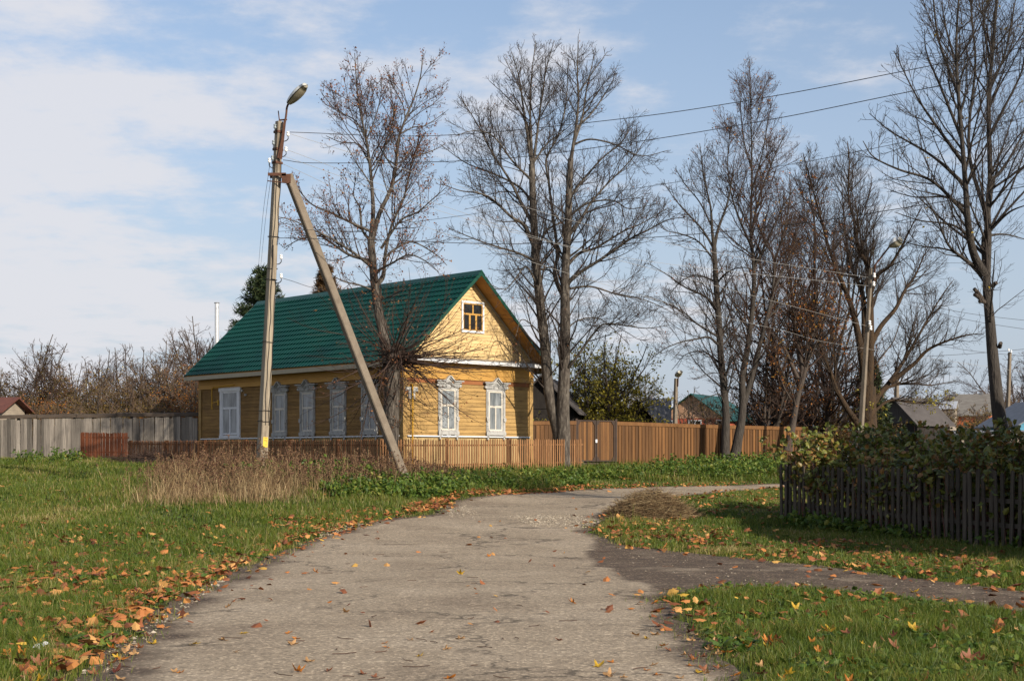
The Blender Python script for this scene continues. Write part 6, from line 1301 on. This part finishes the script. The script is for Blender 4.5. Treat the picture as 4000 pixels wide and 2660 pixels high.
def litter():
    g = np.random.default_rng(91); pts = [REST]
    def drift(poly, n):
        pts.append(in_poly_points(np.array([tuple(hit(a, b)[:2]) for a, b in poly]), n, g))
    drift([(1560, 1990), (1600, 2012), (1740, 1990), (1800, 1945), (1780, 1930), (1640, 1965)], 360); drift([(1780, 1932), (1860, 1945), (2300, 1914), (2300, 1900), (1900, 1915)], 420); drift([(1060, 2045), (1100, 2140), (1260, 2115), (1560, 2025), (1480, 1985)], 280)
    drift([(2300, 1905), (2300, 1915), (2980, 1895), (2980, 1885)], 120); drift([(2400, 1840), (2420, 1880), (2760, 1870), (2700, 1830)], 350); drift([(2380, 2030), (2400, 2110), (2900, 2150), (2860, 2080), (2560, 2040)], 320); drift([(2900, 2150), (3000, 2185), (3900, 2285), (3950, 2180), (3200, 2110)], 330)
    drift([(0, 2050), (0, 2450), (700, 2330), (1100, 2130), (900, 2060)], 420); drift([(0, 2250), (0, 2640), (250, 2650), (700, 2330), (600, 2200)], 260); drift([(150, 2480), (230, 2650), (420, 2600), (640, 2420), (930, 2235), (760, 2230)], 300); drift([(2560, 1960), (2600, 2060), (3040, 2030), (3040, 1930)], 150)
    q = np.vstack(pts); y = q[:, 1]; n = len(q); z = ground(q[:, 0], y)+np.where(inside(road_poly, q[:, 0], y), .02, .065)+g.uniform(0, .03, n)
    nf = nrm(g.normal(0, .38, (n, 3))+np.array([0, 0, 1])); v, t = lobed_leaves(np.column_stack([q, z]), .115*g.uniform(.55, 1.15, n), g, face=nf)
    tag(np_mesh('leaf_litter', v, [t], M_LITTER, tone=np.repeat(g.beta(2, 1.9, n), 11)), 'drifts of smaller fallen leaves along the road edges', 'leaf litter', kind='stuff')
    # crumbs, pebbles and twigs on the road
    m = 170; Y = (8.7**-.3+g.random(m)*(44**-.3-8.7**-.3))**(1/-.3); X = Y*g.uniform(-.36, .36, m); k = inside(road_poly, X, Y); X, Y = X[k], Y[k]; n = len(X)
    a = g.uniform(0, 6.28, n); L = g.uniform(.02, .12, n); p = np.empty((n, 3, 3)); zz = ground(X, Y)+.02
    for i in range(3): p[:, i] = np.column_stack([X+np.cos(a+i*.3)*L*(i-1), Y+np.sin(a+i*.3)*L*(i-1), zz])
    ts = TubeSet(); ts.add(p, np.full((n, 3), .0028), 4, g.random(n)*.5); tag(ts.build('road_twigs', M_WEED), 'small broken twigs scattered over the road', 'twigs', kind='stuff')
    sp = []
    for poly, n in (([(1980, 2015), (2080, 2060), (2290, 2065), (2350, 2040), (2250, 2010)], 1600), ([(1220, 2075), (1240, 2110), (1420, 2050), (1400, 2035)], 350), ([(1720, 1985), (1760, 2020), (1900, 2030), (1820, 1970)], 350), ([(2400, 2140), (2600, 2300), (4000, 2390), (4000, 2320)], 130), ([(300, 2640), (400, 2640), (900, 2260), (860, 2255)], 200)):
        sp.append(in_poly_points(np.array([tuple(hit(a, b)[:2]) for a, b in poly]), n, g))
    q = np.vstack(sp); n = len(q); s = (g.gamma(3, .007, n)+.006)*.6; V = np.array([(1, 0, 0), (-.4, .85, 0), (-.5, -.8, 0), (.1, .1, .5), (0, 0, -.5)]); c = np.column_stack([q, ground(q[:, 0], q[:, 1])+.016]); ang = g.uniform(0, 6.28, n); ca, sa = np.cos(ang), np.sin(ang)
    v = np.empty((n, 5, 3)); v[:, :, 0] = c[:, 0:1]+s[:, None]*(V[None, :, 0]*ca[:, None]-V[None, :, 1]*sa[:, None]); v[:, :, 1] = c[:, 1:2]+s[:, None]*(V[None, :, 0]*sa[:, None]+V[None, :, 1]*ca[:, None]); v[:, :, 2] = c[:, 2:3]+s[:, None]*V[None, :, 2]
    kk = (np.arange(n)*5)[:, None]; t = np.concatenate([kk+np.array([f]) for f in ((0, 1, 3), (1, 2, 3), (2, 0, 3), (1, 0, 4), (2, 1, 4), (0, 2, 4))])
    M_STONE = ramp_mat('limestone_chips', [(0, (0.16, 0.13, 0.095)), (.6, (0.29, 0.24, 0.175)), (1, (0.42, 0.36, 0.28))], rough=.9, trans=0)
    tag(np_mesh('gravel', v.reshape(-1, 3), [t], M_STONE, tone=np.repeat(g.random(n), 5)), 'pale limestone chips in the potholes of the road', 'gravel', kind='stuff')
litter()

# small separate things on the ground
def ground_leaves():
    g = np.random.default_rng(95); n = 26000; Y = (9.0**-.6+g.random(n)*(44**-.6-9.0**-.6))**(1/-.6); X = Y*g.uniform(-.38, .40, n)
    k = ~inside(road_poly, X, Y) & ~in_house(X, Y) & (vnoise(X, Y, 2.3, 9)+.5*vnoise(X, Y, .6, 10) > .05) & ~((X > 5.2) & (Y > 27)); X, Y = X[k], Y[k]
    nf = nrm(g.normal(0, .45, (len(X), 3))+np.array([0, 0, 1])); v, t = lobed_leaves(np.column_stack([X, Y, ground(X, Y)+g.uniform(.02, .09, len(X))]), .075, g, face=nf)
    tag(np_mesh('clover_leaves', v, [t], M_HERB, tone=np.repeat(np.clip(g.beta(2, 2.3, len(X)), 0, 1), 11)), 'broad clover and dandelion leaves among the grass', 'herbs', kind='stuff')
ground_leaves()
def heaps():
    g = np.random.default_rng(99)
    def heap(name, label, cat, px, py, w, d_, h, n, ln, m, rad, seed, k=3):
        c = hit(px, py); root = thing(name, tuple(c), label, cat); a = g.uniform(0, 6.28, n); q = np.sqrt(g.random(n)); x = c[0]+np.cos(a)*q*w; y = c[1]+np.sin(a)*q*d_; z = ground(x, y)+h*(1-q**1.6)*g.uniform(.3, 1.05, n)
        dd = nrm(np.stack([g.normal(0, 1, n), g.normal(0, .6, n), g.normal(-.05, .22, n)], 1)); L = ln*g.uniform(.4, 1.3, n); p0 = np.stack([x, y, z], 1)-dd*(L/2)[:, None]
        p, r = grow(p0, dd, L, np.full(n, rad), np.full(n, rad*.6), 4, .12, -.03, g); p[:, :, 2] = np.maximum(p[:, :, 2], ground(p[:, :, 0], p[:, :, 1])+.01); ts = TubeSet(); ts.add(p, r, k, g.beta(2, 2, n)); ts.build('stalks' if m is M_STRAW else 'branches', m, root)
        cm = MB(); ks = 18; prof = [(1.0, 0.0), (.8, .35), (.5, .62), (.2, .78)]; v = []
        for f_, hh in prof:
            for i in range(ks):
                u = 2*math.pi*i/ks; xx, yy = c[0]+math.cos(u)*w*f_*.85, c[1]+math.sin(u)*d_*f_*.85; v.append((xx, yy, G(xx, yy)+h*hh*.85-.03))
        f = [(i*ks+j, i*ks+(j+1) % ks, (i+1)*ks+(j+1) % ks, (i+1)*ks+j) for i in range(3) for j in range(ks)]+[tuple(3*ks+j for j in range(ks))]; cm.add(v, f, .25, True); cm.build('core', M_DARKBARK if m is not M_STRAW else M_STRAWCORE, root)
    global M_STRAWCORE
    M_STRAWCORE = mat('matted_hay', (0.13, 0.08, 0.04), (0.22, 0.15, 0.08), scale=14, rough=.95, bump=.8)
    heap('hay_heap', 'heap of raked dry grass at the bend of the road', 'hay heap', 2545, 2018, 1.0, .85, .62, 4200, .5, M_STRAW, .0045, 1)
    heap('brush_pile', 'low pile of cut branches in front of the lath fence', 'brush pile', 600, 1806, 1.7, .7, .32, 420, 1.5, M_TWIGRED, .010, 2)
    p = hit(158, 2552); mb = MB(); n = 5; v = []
    for i in range(n):
        for j in range(n): v.append((p[0]+(i/4-.5)*.085+(j/4)*.01, p[1]+(j/4-.5)*.15, p[2]+.05+.012*math.sin(i*1.7+j)+.03*(j/4)))
    mb.add(v+[(a, b, c-.002) for a, b, c in v], [(i*n+j, (i+1)*n+j, (i+1)*n+j+1, i*n+j+1) for i in range(n-1) for j in range(n-1)]); tag(mb.build('paper_scrap', M_WHITE, None, org=tuple(p)), 'crumpled scrap of white paper in the lower left grass', 'litter')
heaps()
